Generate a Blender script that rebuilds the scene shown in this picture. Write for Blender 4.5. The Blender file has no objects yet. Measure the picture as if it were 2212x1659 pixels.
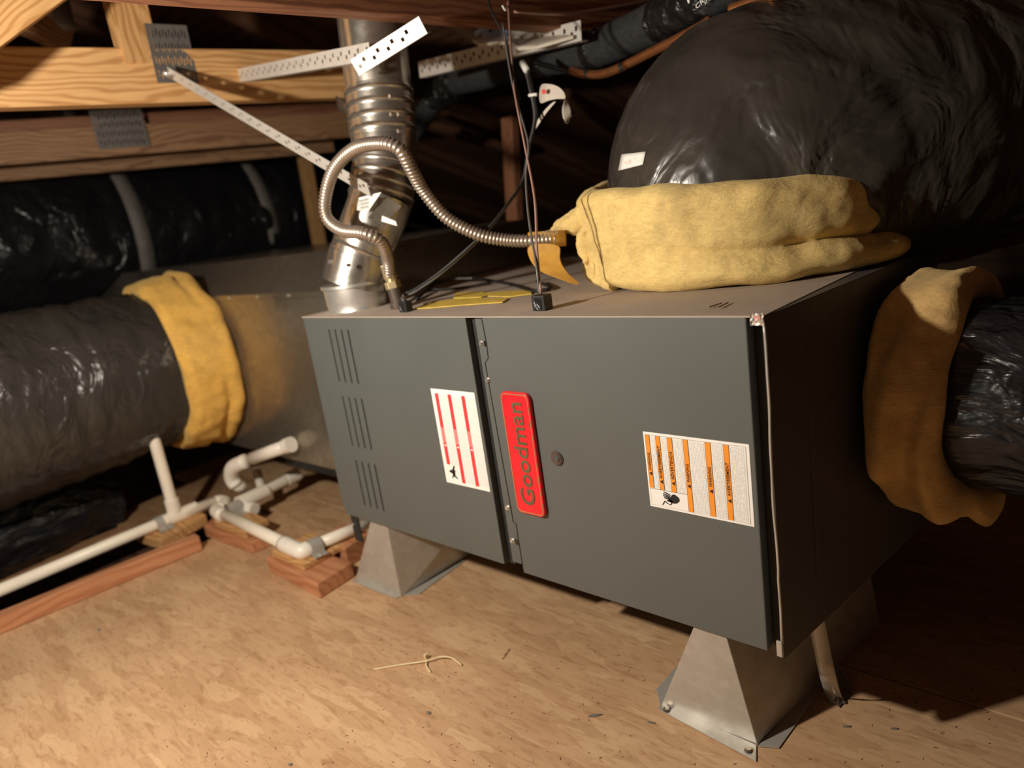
import bpy, math, random
from mathutils import Vector, Matrix, noise
random.seed(7)
SC = bpy.context.scene
COL = SC.collection

# ------------------------------------------------------------------ camera
F = 1564.18
R = Matrix(((0.73101015, 0.66756231, -0.14136734),
            (0.06187609, -0.27116752, -0.96054127),
            (-0.67955538, 0.69341816, -0.23953236)))   # rows: image right, image down, forward
CAM = Vector((1.22127, -0.71828, 0.71420))
cd = bpy.data.cameras.new('camera')
cd.sensor_width = 36.0
cd.lens = F / 2212 * 36
cd.clip_start = 0.01
cd.dof.use_dof = True
cd.dof.focus_distance = 0.93
cd.dof.aperture_fstop = 2.9
cam = bpy.data.objects.new('camera', cd)
COL.objects.link(cam)
m3 = Matrix((R[0], -R[1], -R[2])).transposed()
cam.matrix_world = Matrix.Translation(CAM) @ m3.to_4x4()
SC.camera = cam

# ------------------------------------------------------------------ world, lamp, exposure
w = bpy.data.worlds.new('attic_dark'); SC.world = w; w.use_nodes = True
w.node_tree.nodes['Background'].inputs[0].default_value = (1.0, 0.72, 0.5, 1)
w.node_tree.nodes['Background'].inputs[1].default_value = 0.035
SC.view_settings.view_transform = 'Standard'
SC.view_settings.look = 'None'
SC.view_settings.exposure = 0.0
SC.view_settings.gamma = 1.0
SC.view_settings.use_curve_mapping = False
ld = bpy.data.lights.new('work_lamp', 'POINT')
ld.energy = 50.0
ld.color = (1.0, 0.90, 0.77)
ld.shadow_soft_size = 0.022
lamp = bpy.data.objects.new('work_lamp', ld)
lamp.location = (0.30, -0.82, 0.89)
COL.objects.link(lamp)
lamp['label'] = 'handheld work lamp out of frame left of the camera'; lamp['category'] = 'lamp'


# ------------------------------------------------------------------ helpers
def ray(px, py):
    return R.transposed() @ Vector(((px - 1106) / F, (py - 829.5) / F, 1.0))

def onx(px, py, X):
    d = ray(px, py); return CAM + d * ((X - CAM.x) / d.x)

def ony(px, py, Y):
    d = ray(px, py); return CAM + d * ((Y - CAM.y) / d.y)

def onz(px, py, Z):
    d = ray(px, py); return CAM + d * ((Z - CAM.z) / d.z)

def onplane(px, py, P, n):
    d = ray(px, py); n = Vector(n); return CAM + d * ((Vector(P) - CAM).dot(n) / d.dot(n))

def V(*a):
    return Vector(a)

def tag(o, label=None, cat=None, group=None, kind=None):
    if label: o['label'] = label
    if cat: o['category'] = cat
    if group: o['group'] = group
    if kind: o['kind'] = kind
    return o

def thing(name, loc, label, cat, group=None):
    o = bpy.data.objects.new(name, None)
    o.empty_display_size = 0.05
    COL.objects.link(o); o.location = loc
    return tag(o, label, cat, group)

def world_loc(o):
    v = Vector(o.location)
    while o.parent:
        o = o.parent; v = v + Vector(o.location)
    return v

class MB:
    def __init__(s): s.v = []; s.f = []; s.flow = []
    def add(s, vs, fs):
        k = len(s.v); s.v += [tuple(x) for x in vs]; s.f += [tuple(i + k for i in f) for f in fs]
        return s
    def box(s, x0, x1, y0, y1, z0, z1, M=None):
        vs = [V(x, y, z) for x in (x0, x1) for y in (y0, y1) for z in (z0, z1)]
        if M: vs = [M @ q for q in vs]
        return s.add(vs, [(0, 1, 3, 2), (4, 6, 7, 5), (0, 4, 5, 1), (2, 3, 7, 6), (0, 2, 6, 4), (1, 5, 7, 3)])
    def prism(s, poly, d):
        n = len(poly); poly = [Vector(p) for p in poly]; d = Vector(d)
        vs = poly + [p + d for p in poly]
        fs = [tuple(range(n))[::-1], tuple(range(n, 2 * n))]
        fs += [(i, (i + 1) % n, (i + 1) % n + n, i + n) for i in range(n)]
        return s.add(vs, fs)
    def hexa(s, bot, top):
        vs = [Vector(p) for p in bot] + [Vector(p) for p in top]
        return s.add(vs, [(3, 2, 1, 0), (4, 5, 6, 7)] + [(i, (i + 1) % 4, (i + 1) % 4 + 4, i + 4) for i in range(4)])
    def tube(s, path, r, n=12, cap=True, disp=None, push=None):
        path = [Vector(p) for p in path]; m = len(path)
        rs = r if isinstance(r, (list, tuple)) else [r] * m
        T = []
        for i in range(m):
            a = path[max(0, i - 1)]; b = path[min(m - 1, i + 1)]
            T.append((b - a).normalized())
        u = T[0].orthogonal().normalized()
        if abs(T[0].z) < .9: u = (V(0, 0, 1) - T[0] * T[0].z).normalized()
        vs = []; acc = 0
        for i in range(m):
            t = T[i]; u = (u - t * u.dot(t)).normalized(); w_ = t.cross(u)
            if i: acc += (path[i] - path[i - 1]).length
            for j in range(n):
                a = 2 * math.pi * j / n
                rr = rs[i] + (disp(acc, a) if disp else 0)
                dv = u * math.cos(a) + w_ * math.sin(a)
                if push: rr += push(acc, dv)
                vs.append(path[i] + dv * rr)
                s.flow.append((acc, math.cos(a), math.sin(a)))
        fs = [(i * n + j, i * n + (j + 1) % n, (i + 1) * n + (j + 1) % n, (i + 1) * n + j) for i in range(m - 1) for j in range(n)]
        if cap: fs += [tuple(range(n))[::-1], tuple(range((m - 1) * n, m * n))]
        return s.add(vs, fs)
    def cells(s, xs, ys, holes, t, M):
        nx, ny = len(xs), len(ys)
        base = len(s.v)
        for k in (0, -t):
            for x in xs:
                for y in ys: s.v.append(tuple(M @ V(x, y, k)))
        I = lambda i, j, k: base + k * nx * ny + i * ny + j
        full = lambda i, j: 0 <= i < nx - 1 and 0 <= j < ny - 1 and not holes(i, j)
        for i in range(nx - 1):
            for j in range(ny - 1):
                if not full(i, j): continue
                s.f.append((I(i, j, 0), I(i + 1, j, 0), I(i + 1, j + 1, 0), I(i, j + 1, 0)))
                s.f.append((I(i, j, 1), I(i, j + 1, 1), I(i + 1, j + 1, 1), I(i + 1, j, 1)))
                if not full(i - 1, j): s.f.append((I(i, j, 0), I(i, j + 1, 0), I(i, j + 1, 1), I(i, j, 1)))
                if not full(i + 1, j): s.f.append((I(i + 1, j, 0), I(i + 1, j, 1), I(i + 1, j + 1, 1), I(i + 1, j + 1, 0)))
                if not full(i, j - 1): s.f.append((I(i, j, 0), I(i, j, 1), I(i + 1, j, 1), I(i + 1, j, 0)))
                if not full(i, j + 1): s.f.append((I(i, j + 1, 0), I(i + 1, j + 1, 0), I(i + 1, j + 1, 1), I(i, j + 1, 1)))
        return s
    def build(s, name, mat, parent=None, smooth=False, bevel=0, frame=None, loc=None, thick=0, subd=0):
        me = bpy.data.meshes.new(name)
        vs = s.v
        base = Vector(loc) if loc is not None else (world_loc(parent) if parent else V(0, 0, 0))
        if frame is not None:
            vs = s.v
        else:
            vs = [tuple(Vector(q) - base) for q in s.v]
        me.from_pydata(vs, [], s.f); me.update()
        me.materials.append(mat)
        if len(s.flow) == len(s.v):
            at = me.attributes.new('flow', 'FLOAT_VECTOR', 'POINT')
            at.data.foreach_set('vector', [c for q in s.flow for c in q])
        o = bpy.data.objects.new(name, me); COL.objects.link(o)
        if parent:
            o.parent = parent
            if frame is not None:
                o.matrix_local = Matrix.Translation(-world_loc(parent)) @ frame
            elif loc is not None:
                o.location = base - world_loc(parent)
        else:
            if frame is not None: o.matrix_world = frame
            else: o.location = base
        if smooth:
            for p in me.polygons: p.use_smooth = True
            if smooth != 'all':
                try:
                    me.set_sharp_from_angle(angle=math.radians(smooth if smooth is not True else 40))
                except Exception: pass
        if thick:
            q = o.modifiers.new('solid', 'SOLIDIFY'); q.thickness = thick; q.offset = 0
        if subd:
            q = o.modifiers.new('sub', 'SUBSURF'); q.levels = subd; q.render_levels = subd
        if bevel:
            q = o.modifiers.new('bevel', 'BEVEL'); q.width = bevel; q.segments = 2; q.limit_method = 'ANGLE'
        return o

def spline(pts, n=10):
    P = [Vector(p) for p in pts]; out = []
    for i in range(len(P) - 1):
        p0 = P[i - 1] if i else P[0] * 2 - P[1]
        p1, p2 = P[i], P[i + 1]
        p3 = P[i + 2] if i + 2 < len(P) else P[-1] * 2 - P[-2]
        for k in range(n):
            t = k / n
            out.append(0.5 * ((2 * p1) + (p2 - p0) * t + (2 * p0 - 5 * p1 + 4 * p2 - p3) * t * t + (3 * p1 - p0 - 3 * p2 + p3) * t ** 3))
    out.append(P[-1]); return out

def resample(path, step):
    out = [path[0]]; carry = 0
    for a, b in zip(path, path[1:]):
        L = (b - a).length
        if L < 1e-9: continue
        d = step - carry
        while d <= L:
            out.append(a + (b - a) * (d / L)); d += step
        carry = L - (d - step)
    return out

def frame_of(A, B, up=(0, 0, 1)):
    A = Vector(A); B = Vector(B); x = (B - A).normalized(); up = Vector(up)
    z = (up - x * up.dot(x)).normalized(); y = z.cross(x)
    return Matrix(((x.x, y.x, z.x, A.x), (x.y, y.y, z.y, A.y), (x.z, y.z, z.z, A.z), (0, 0, 0, 1)))

def board(name, A, B, wy, hz, mat, parent=None, up=(0, 0, 1), oy=0.0, oz=0.0, bevel=.002):
    """board from A to B; A-B is the corner line, body extends oy..oy+wy sideways and oz..oz+hz upward"""
    Mx = frame_of(A, B, up); L = (Vector(B) - Vector(A)).length
    return MB().box(0, L, oy, oy + wy, oz, oz + hz).build(name, mat, parent, frame=Mx, bevel=bevel)

def ribbon(pts, side, width, name, mat, parent=None, th=.0006, loc=None):
    m = MB(); P = [Vector(p) for p in pts]; n = len(P); vs = []
    for i, p in enumerate(P):
        sd = side[i] if isinstance(side, list) else side
        wd = width[i] if isinstance(width, list) else width
        sd = Vector(sd).normalized() * wd * .5
        vs += [p - sd, p + sd]
    m.add(vs, [(2 * i, 2 * i + 1, 2 * i + 3, 2 * i + 2) for i in range(n - 1)])
    return m.build(name, mat, parent, smooth='all', thick=th, loc=loc)

def text_part(body, width, height, O, right, up, mat, parent, name='lettering', ext=.0003, bold=0):
    cu = bpy.data.curves.new(name, 'FONT'); cu.body = body; cu.extrude = 0; cu.size = 1; cu.offset = bold
    cu.align_x = 'LEFT'; cu.resolution_u = 3
    to = bpy.data.objects.new(name, cu); COL.objects.link(to)
    dg = bpy.context.evaluated_depsgraph_get(); dg.update()
    me = bpy.data.meshes.new_from_object(to.evaluated_get(dg))
    bpy.data.objects.remove(to)
    xs = [q.co.x for q in me.vertices]; ys = [q.co.y for q in me.vertices]
    x0, x1, y0, y1 = min(xs), max(xs), min(ys), max(ys)
    right = Vector(right).normalized(); up = Vector(up).normalized(); nrm = right.cross(up)
    m = MB()
    vs = [Vector(O) + right * ((q.co.x - x0) / (x1 - x0) * width) + up * ((q.co.y - y0) / (y1 - y0) * height) + nrm * ext for q in me.vertices]
    m.add(vs, [tuple(p.vertices) for p in me.polygons])
    return m.build(name, mat, parent)


# ------------------------------------------------------------------ materials
def newmat(name):
    m = bpy.data.materials.new(name); m.use_nodes = True
    nt = m.node_tree; b = nt.nodes['Principled BSDF']
    return m, nt, b

def N(nt, t, **kw):
    n = nt.nodes.new(t)
    for k, v in kw.items():
        if k.startswith('i_'):
            n.inputs[k[2:].replace('_', ' ')].default_value = v
        else: setattr(n, k, v)
    return n

def coords(nt, scale=(1, 1, 1), rot=(0, 0, 0), src='Object'):
    tc = N(nt, 'ShaderNodeTexCoord'); mp = N(nt, 'ShaderNodeMapping')
    mp.inputs['Scale'].default_value = scale; mp.inputs['Rotation'].default_value = rot
    nt.links.new(tc.outputs[src], mp.inputs['Vector']); return mp.outputs[0]

def ramp(nt, fac, stops):
    r = N(nt, 'ShaderNodeValToRGB'); e = r.color_ramp.elements
    while len(e) < len(stops): e.new(0.5)
    for q, (p, c) in zip(e, stops):
        q.position = p; q.color = (*c, 1) if len(c) == 3 else c
    nt.links.new(fac, r.inputs[0]); return r.outputs[0]

def mix(nt, fac, a, b, mode='MIX'):
    n = N(nt, 'ShaderNodeMix', data_type='RGBA', blend_type=mode)
    for sock, v in ((n.inputs[0], fac), (n.inputs[6], a), (n.inputs[7], b)):
        if hasattr(v, 'type') or hasattr(v, 'is_output'): nt.links.new(v, sock)
        elif isinstance(v, (int, float)): sock.default_value = v
        else: sock.default_value = (*v, 1)
    return n.outputs[2]

def bump(nt, b, h, strength, dist=.002, prev=None):
    n = N(nt, 'ShaderNodeBump'); n.inputs['Strength'].default_value = strength; n.inputs['Distance'].default_value = dist
    nt.links.new(h, n.inputs['Height'])
    if prev: nt.links.new(prev, n.inputs['Normal'])
    nt.links.new(n.outputs[0], b.inputs['Normal']); return n.outputs[0]

def plain(name, col, rough=.5, metal=0, var=.15, vscale=30, bumps=0, spec=.5):
    m, nt, b = newmat(name)
    nz = N(nt, 'ShaderNodeTexNoise', i_Scale=vscale, i_Detail=6.0)
    nt.links.new(coords(nt), nz.inputs['Vector'])
    lo = tuple(c * (1 - var) for c in col); hi = tuple(min(1, c * (1 + var)) for c in col)
    nt.links.new(ramp(nt, nz.outputs[0], [(.3, lo), (.7, hi)]), b.inputs['Base Color'])
    b.inputs['Roughness'].default_value = rough; b.inputs['Metallic'].default_value = metal
    b.inputs['Specular IOR Level'].default_value = spec
    if bumps: bump(nt, b, nz.outputs[0], bumps)
    return m

def metalsheet(name, col, rough=.42, metal=.75, dirt=(.25, .2, .15), dirtamt=.35, spangle=True):
    m, nt, b = newmat(name)
    vo = N(nt, 'ShaderNodeTexVoronoi', i_Scale=70.0); nz = N(nt, 'ShaderNodeTexNoise', i_Scale=9.0, i_Detail=8.0, i_Roughness=.65)
    c = coords(nt); nt.links.new(c, vo.inputs['Vector']); nt.links.new(c, nz.inputs['Vector'])
    bwn = N(nt, 'ShaderNodeRGBToBW'); nt.links.new(vo.outputs['Color'], bwn.inputs[0])
    sp = mix(nt, .10 if spangle else .03, col, bwn.outputs[0], 'OVERLAY')
    nt.links.new(mix(nt, ramp(nt, nz.outputs[0], [(.45, (0, 0, 0)), (.8, (dirtamt,) * 3)]), sp, dirt), b.inputs['Base Color'])
    b.inputs['Metallic'].default_value = metal
    rr = ramp(nt, nz.outputs[0], [(.3, (rough - .08,) * 3), (.7, (rough + .15,) * 3)])
    nt.links.new(rr, b.inputs['Roughness'])
    bump(nt, b, nz.outputs[0], .15, .004)
    return m

def woodmat(name, light, dark, knot=True, ring=26.0, rough=.65, fine=1.0):
    m, nt, b = newmat(name)
    c = coords(nt, (1.0, 1, 1))
    warp = N(nt, 'ShaderNodeTexNoise', i_Scale=2.2, i_Detail=3.0)
    nt.links.new(coords(nt, (1.2, 4, 4)), warp.inputs['Vector'])
    vm = N(nt, 'ShaderNodeVectorMath', operation='MULTIPLY_ADD')
    nt.links.new(warp.outputs['Color'], vm.inputs[0]); vm.inputs[1].default_value = (.0, .10, .10)
    nt.links.new(coords(nt, (.06, 1, 1)), vm.inputs[2])
    wv = N(nt, 'ShaderNodeTexWave', wave_type='RINGS', rings_direction='X', i_Scale=ring, i_Distortion=1.5, i_Detail=2.0, i_Detail_Scale=1.5)
    nt.links.new(vm.outputs[0], wv.inputs['Vector'])
    fi = N(nt, 'ShaderNodeTexNoise', i_Scale=60.0, i_Detail=4.0)
    nt.links.new(coords(nt, (.12, 3, 3)), fi.inputs['Vector'])
    bl = N(nt, 'ShaderNodeTexNoise', i_Scale=4.0, i_Detail=3.0); nt.links.new(c, bl.inputs['Vector'])
    col = ramp(nt, wv.outputs['Fac'], [(.1, dark), (.45, light), (1, tuple(x * 1.06 for x in light))])
    col = mix(nt, .35 * fine, col, ramp(nt, fi.outputs[0], [(.3, (.55, .5, .45)), (.65, (1, 1, 1))]), 'MULTIPLY')
    col = mix(nt, .5, col, ramp(nt, bl.outputs[0], [(.3, (.7, .62, .55)), (.65, (1, 1, 1))]), 'MULTIPLY')
    nt.links.new(col, b.inputs['Base Color']); b.inputs['Roughness'].default_value = rough
    bump(nt, b, fi.outputs[0], .25, .001)
    return m

def osbmat(name, tint=(1, 1, 1)):
    m, nt, b = newmat(name)
    wp = N(nt, 'ShaderNodeTexNoise', i_Scale=9.0, i_Detail=4.0, i_Roughness=.6)
    nt.links.new(coords(nt), wp.inputs['Vector'])
    col = None; bh = None
    for k, (ang, sx, sy, sc) in enumerate(((.25, .16, 1, 34), (-.7, .2, 1, 40), (1.15, .22, 1, 44), (-.15, .13, 1, 26), (2.2, .25, 1, 60))):
        cc = coords(nt, (sx, sy, 1), (0, 0, ang))
        add = N(nt, 'ShaderNodeVectorMath', operation='MULTIPLY_ADD')
        nt.links.new(wp.outputs['Color'], add.inputs[0]); add.inputs[1].default_value = (.035, .035, 0); nt.links.new(cc, add.inputs[2])
        mp = N(nt, 'ShaderNodeMapping'); mp.inputs['Location'].default_value = (k * 3.7, k * 1.3, 0); nt.links.new(add.outputs[0], mp.inputs['Vector'])
        vo = N(nt, 'ShaderNodeTexVoronoi', voronoi_dimensions='2D', i_Scale=float(sc), i_Randomness=1.0)
        nt.links.new(mp.outputs[0], vo.inputs['Vector'])
        sep = N(nt, 'ShaderNodeSeparateColor'); nt.links.new(vo.outputs['Color'], sep.inputs[0])
        c = ramp(nt, sep.outputs[0], [(0, (.58, .355, .19)), (.3, (.65, .41, .225)), (.55, (.69, .445, .25)), (.8, (.76, .51, .29)), (1, (.66, .405, .23))])
        if col is None: col = c; bh = sep.outputs[1]
        else:
            mask = ramp(nt, sep.outputs[2], [(.44, (0, 0, 0)), (.47, (1, 1, 1))])
            sub = N(nt, 'ShaderNodeMath', operation='MULTIPLY'); nt.links.new(mask, sub.inputs[0]); sub.inputs[1].default_value = .85
            col = mix(nt, sub.outputs[0], col, c)
            mm = N(nt, 'ShaderNodeMix'); nt.links.new(sub.outputs[0], mm.inputs[0]); nt.links.new(bh, mm.inputs[2]); nt.links.new(sep.outputs[1], mm.inputs[3]); bh = mm.outputs[0]
    gr = N(nt, 'ShaderNodeTexNoise', i_Scale=60.0, i_Detail=5.0, i_Distortion=.8); nt.links.new(coords(nt, (.5, 2.2, 1), (0, 0, .25)), gr.inputs['Vector'])
    col = mix(nt, .6, col, ramp(nt, gr.outputs[0], [(.28, (.62, .5, .42)), (.5, (1, 1, 1))]), 'MULTIPLY')
    big = N(nt, 'ShaderNodeTexNoise', i_Scale=4.0, i_Detail=5.0); nt.links.new(coords(nt), big.inputs['Vector'])
    col = mix(nt, .45, col, ramp(nt, big.outputs[0], [(.35, (.72, .66, .6)), (.6, (1, 1, 1))]), 'MULTIPLY')
    sp = N(nt, 'ShaderNodeTexVoronoi', i_Scale=34.0); nt.links.new(coords(nt, (1, .6, 1), (0, 0, .8)), sp.inputs['Vector'])
    s2 = N(nt, 'ShaderNodeTexNoise', i_Scale=7.0, i_Detail=4.0); nt.links.new(coords(nt), s2.inputs['Vector'])
    mu = N(nt, 'ShaderNodeMath', operation='MULTIPLY')
    nt.links.new(ramp(nt, sp.outputs['Distance'], [(.03, (1, 1, 1)), (.075, (0, 0, 0))]), mu.inputs[0])
    nt.links.new(ramp(nt, s2.outputs[0], [(.5, (0, 0, 0)), (.58, (1, 1, 1))]), mu.inputs[1])
    col = mix(nt, mu.outputs[0], col, (.20, .105, .05))
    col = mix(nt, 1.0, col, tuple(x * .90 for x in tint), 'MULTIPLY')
    nt.links.new(col, b.inputs['Base Color']); b.inputs['Roughness'].default_value = .62; b.inputs['Specular IOR Level'].default_value = .3
    n1 = bump(nt, b, bh, .3, .0008); bump(nt, b, gr.outputs[0], .35, .0008, n1)
    return m

def woolmat(name, col, dirt=(.30, .24, .16), amt=.5):
    m, nt, b = newmat(name)
    a = N(nt, 'ShaderNodeTexNoise', i_Scale=14.0, i_Detail=10.0, i_Roughness=.7, i_Distortion=.6)
    f = N(nt, 'ShaderNodeTexNoise', i_Scale=260.0, i_Detail=4.0, i_Distortion=1.2)
    nt.links.new(coords(nt, (1, 1, 1.6)), a.inputs['Vector']); nt.links.new(coords(nt, (.35, .35, 1.2)), f.inputs['Vector'])
    c = ramp(nt, a.outputs[0], [(.25, tuple(x * .72 for x in col)), (.5, col), (.75, tuple(min(1, x * 1.18) for x in col))])
    c = mix(nt, .45, c, ramp(nt, f.outputs[0], [(.3, (.62, .58, .5)), (.6, (1, 1, 1))]), 'MULTIPLY')
    d = N(nt, 'ShaderNodeTexNoise', i_Scale=7.0, i_Detail=8.0, i_Roughness=.7, i_Distortion=1.0); nt.links.new(coords(nt), d.inputs['Vector'])
    c = mix(nt, ramp(nt, d.outputs[0], [(.52, (0, 0, 0)), (.72, (amt,) * 3)]), c, dirt)
    nt.links.new(c, b.inputs['Base Color']); b.inputs['Roughness'].default_value = .95; b.inputs['Specular IOR Level'].default_value = .1
    b.inputs['Sheen Weight'].default_value = .25; b.inputs['Sheen Tint'].default_value = (1, .9, .5, 1)
    n1 = bump(nt, b, a.outputs[0], .5, .008); bump(nt, b, f.outputs[0], .4, .0015, n1)
    return m

def plasticmat(name, col=(.012, .012, .013), rough=.22, sc=(9, 1.1, 1.1), st=.5, dust=.0, flow=False):
    """black film: crumpled folds that run round the duct (flow = along, cos, sin), dusty where it has settled"""
    m, nt, b = newmat(name)
    if flow:
        at = N(nt, 'ShaderNodeAttribute', attribute_name='flow'); mp = N(nt, 'ShaderNodeMapping')
        mp.inputs['Scale'].default_value = sc; nt.links.new(at.outputs['Vector'], mp.inputs['Vector']); c = mp.outputs[0]
    else: c = coords(nt, sc)
    a = N(nt, 'ShaderNodeTexNoise', i_Scale=1.6 if flow else 7.0, i_Detail=3.0, i_Roughness=.5, i_Distortion=.9)
    nt.links.new(c, a.inputs['Vector'])
    rg = ramp(nt, a.outputs[0], [(.38, (0, 0, 0)), (.50, (1, 1, 1)), (.62, (0, 0, 0))])
    f = N(nt, 'ShaderNodeTexNoise', i_Scale=6.0 if flow else 34.0, i_Detail=4.0, i_Distortion=.8); nt.links.new(c, f.inputs['Vector'])
    dn = N(nt, 'ShaderNodeTexNoise', i_Scale=5.0, i_Detail=7.0, i_Roughness=.65); nt.links.new(coords(nt), dn.inputs['Vector'])
    dd = ramp(nt, dn.outputs[0], [(.35, (0, 0, 0)), (.7, (1, 1, 1))])
    nt.links.new(mix(nt, dd, tuple(x * (1 - dust) + y * dust * .5 for x, y in zip(col, (.15, .13, .105))), tuple(x * (1 - dust) + y * dust for x, y in zip(col, (.15, .13, .105)))), b.inputs['Base Color'])
    nt.links.new(ramp(nt, dn.outputs[0], [(.3, (rough,) * 3), (.75, (min(1, rough + dust * .5),) * 3)]), b.inputs['Roughness'])
    b.inputs['Specular IOR Level'].default_value = .5
    n1 = bump(nt, b, a.outputs[0], st, .02 if flow else .02); n2 = bump(nt, b, rg, st * .25, .004, n1); bump(nt, b, f.outputs[0], st * .5, .003, n2)
    return m

M = {}
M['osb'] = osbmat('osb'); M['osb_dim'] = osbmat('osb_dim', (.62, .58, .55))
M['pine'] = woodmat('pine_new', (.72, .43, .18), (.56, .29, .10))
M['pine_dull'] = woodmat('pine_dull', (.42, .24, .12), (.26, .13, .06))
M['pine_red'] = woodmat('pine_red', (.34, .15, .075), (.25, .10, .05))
M['redwood'] = woodmat('lumber_orange', (.62, .29, .14), (.53, .22, .10), ring=14)
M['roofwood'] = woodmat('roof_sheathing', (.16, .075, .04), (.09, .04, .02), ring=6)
M['paint'] = plain('grey_enamel', (.112, .123, .118), .45, 0, .05, 6, .05, .5)
M['black_and_shade'] = plain('black_and_recess_shade', (.02, .021, .021), .6, 0, .2)  # recess shade put into the colour; also black for lip and bracket
M['cabinet'] = metalsheet('cabinet_steel', (.10, .095, .09), .5, .2, (.12, .1, .08), .3, False)
M['dust'] = metalsheet('dusty_top', (.42, .35, .29), .8, .0, (.52, .44, .36), .8, False)
M['galv'] = metalsheet('galvanised', (.56, .54, .49), .42, .45)
M['galv_dull'] = metalsheet('galvanised_dull', (.36, .32, .26), .24, .8, (.25, .2, .14), .5)
M['galv_bright'] = metalsheet('galvanised_bright', (.80, .78, .74), .30, .8, (.4, .34, .28), .25)
M['pipe_metal'] = metalsheet('flue_metal', (.66, .63, .57), .24, .92, (.35, .25, .16), .3)
M['angle'] = metalsheet('slotted_steel', (.72, .69, .64), .42, .3, (.4, .35, .3), .3)
M['plate'] = metalsheet('nail_plate', (.16, .15, .14), .5, .4)
M['wool'] = woolmat('fibreglass_yellow', (.90, .66, .26), amt=.4)
M['wool_left'] = woolmat('fibreglass_orange', (.88, .52, .12), amt=.25)
M['wool_right'] = woolmat('fibreglass_tan', (.72, .47, .19), amt=.3)
M['plastic'] = plasticmat('black_film', (.018, .017, .016), .22, (9, 1.0, 1.0), .95, .33, True)
M['plastic_dusty'] = plasticmat('black_film_dusty', (.020, .019, .018), .25, (11, 1.3, 1.3), .7, .22, True)
M['plastic_far'] = plasticmat('black_film_far', (.010, .010, .012), .28, (8, 2.0, 2.0), .8, .03, True)
M['pvc'] = plain('pvc', (.93, .86, .72), .38, 0, .05, 20)
M['pvc_white'] = plain('pvc_joint', (.93, .88, .78), .35, 0, .05, 20)
M['black'] = plain('black_rubber', (.015, .015, .015), .5, 0, .3)
M['blackfoam'] = plain('black_foam', (.035, .036, .038), .85, 0, .3, 120, .3, .3)
M['tape'] = plasticmat('black_tape', (.012, .012, .012), .3, (4, 4, 4), .5)
M['copper'] = plain('copper', (.72, .30, .12), .34, .85, .15, 40)
M['steel_flex'] = plain('stainless_flex', (.46, .39, .33), .38, .75, .12, 30)
M['brass'] = plain('brass_fitting', (.72, .60, .34), .35, .8, .15)
M['iron'] = plain('black_iron', (.10, .075, .06), .5, .5, .3)
M['screw'] = plain('screw_zinc', (.75, .73, .70), .25, .8, .1)
M['white'] = plain('label_white', (.95, .94, .90), .45, 0, .03)
M['paper'] = plain('tag_paper', (.66, .60, .52), .7, 0, .08)
M['red'] = plain('badge_red', (.86, .020, .032), .28, 0, .03)
M['labelred'] = plain('label_red', (.86, .06, .07), .4, 0, .04)
M['pink'] = plain('label_pink', (.88, .26, .25), .4, 0, .04)
M['gold'] = plain('badge_gold', (.50, .36, .16), .35, .4, .06)
M['bronze'] = plain('badge_letter', (.155, .125, .065), .35, .1, .15)
M['orange'] = plain('label_orange', (.98, .33, .035), .42, 0, .03)
M['ink'] = plain('ink', (.015, .015, .015), .6, 0, .1)
M['ribbon'] = plain('gold_ribbon', (.62, .33, .06), .4, 0, .15, 60, .2)
M['yellowtape'] = plain('yellow_label', (.86, .62, .12), .45, 0, .15, 50)
M['pinkwire'] = plain('brown_wire', (.36, .21, .165), .35, 0, .08)
M['greywire'] = plain('grey_wire', (.13, .125, .12), .35, 0, .08)
M['blue'] = plain('pale_blue', (.42, .56, .86), .4, 0, .05)
M['ivory'] = plain('ivory_plastic', (.66, .60, .50), .4, 0, .06)
M['tie'] = plain('nylon_tie', (.86, .72, .42), .35, 0, .05)
M['sight'] = plain('sight_glass', (.12, .09, .08), .12, .3, .2)
M['strap'] = plain('grey_strap', (.20, .185, .165), .6, 0, .15)

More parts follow.
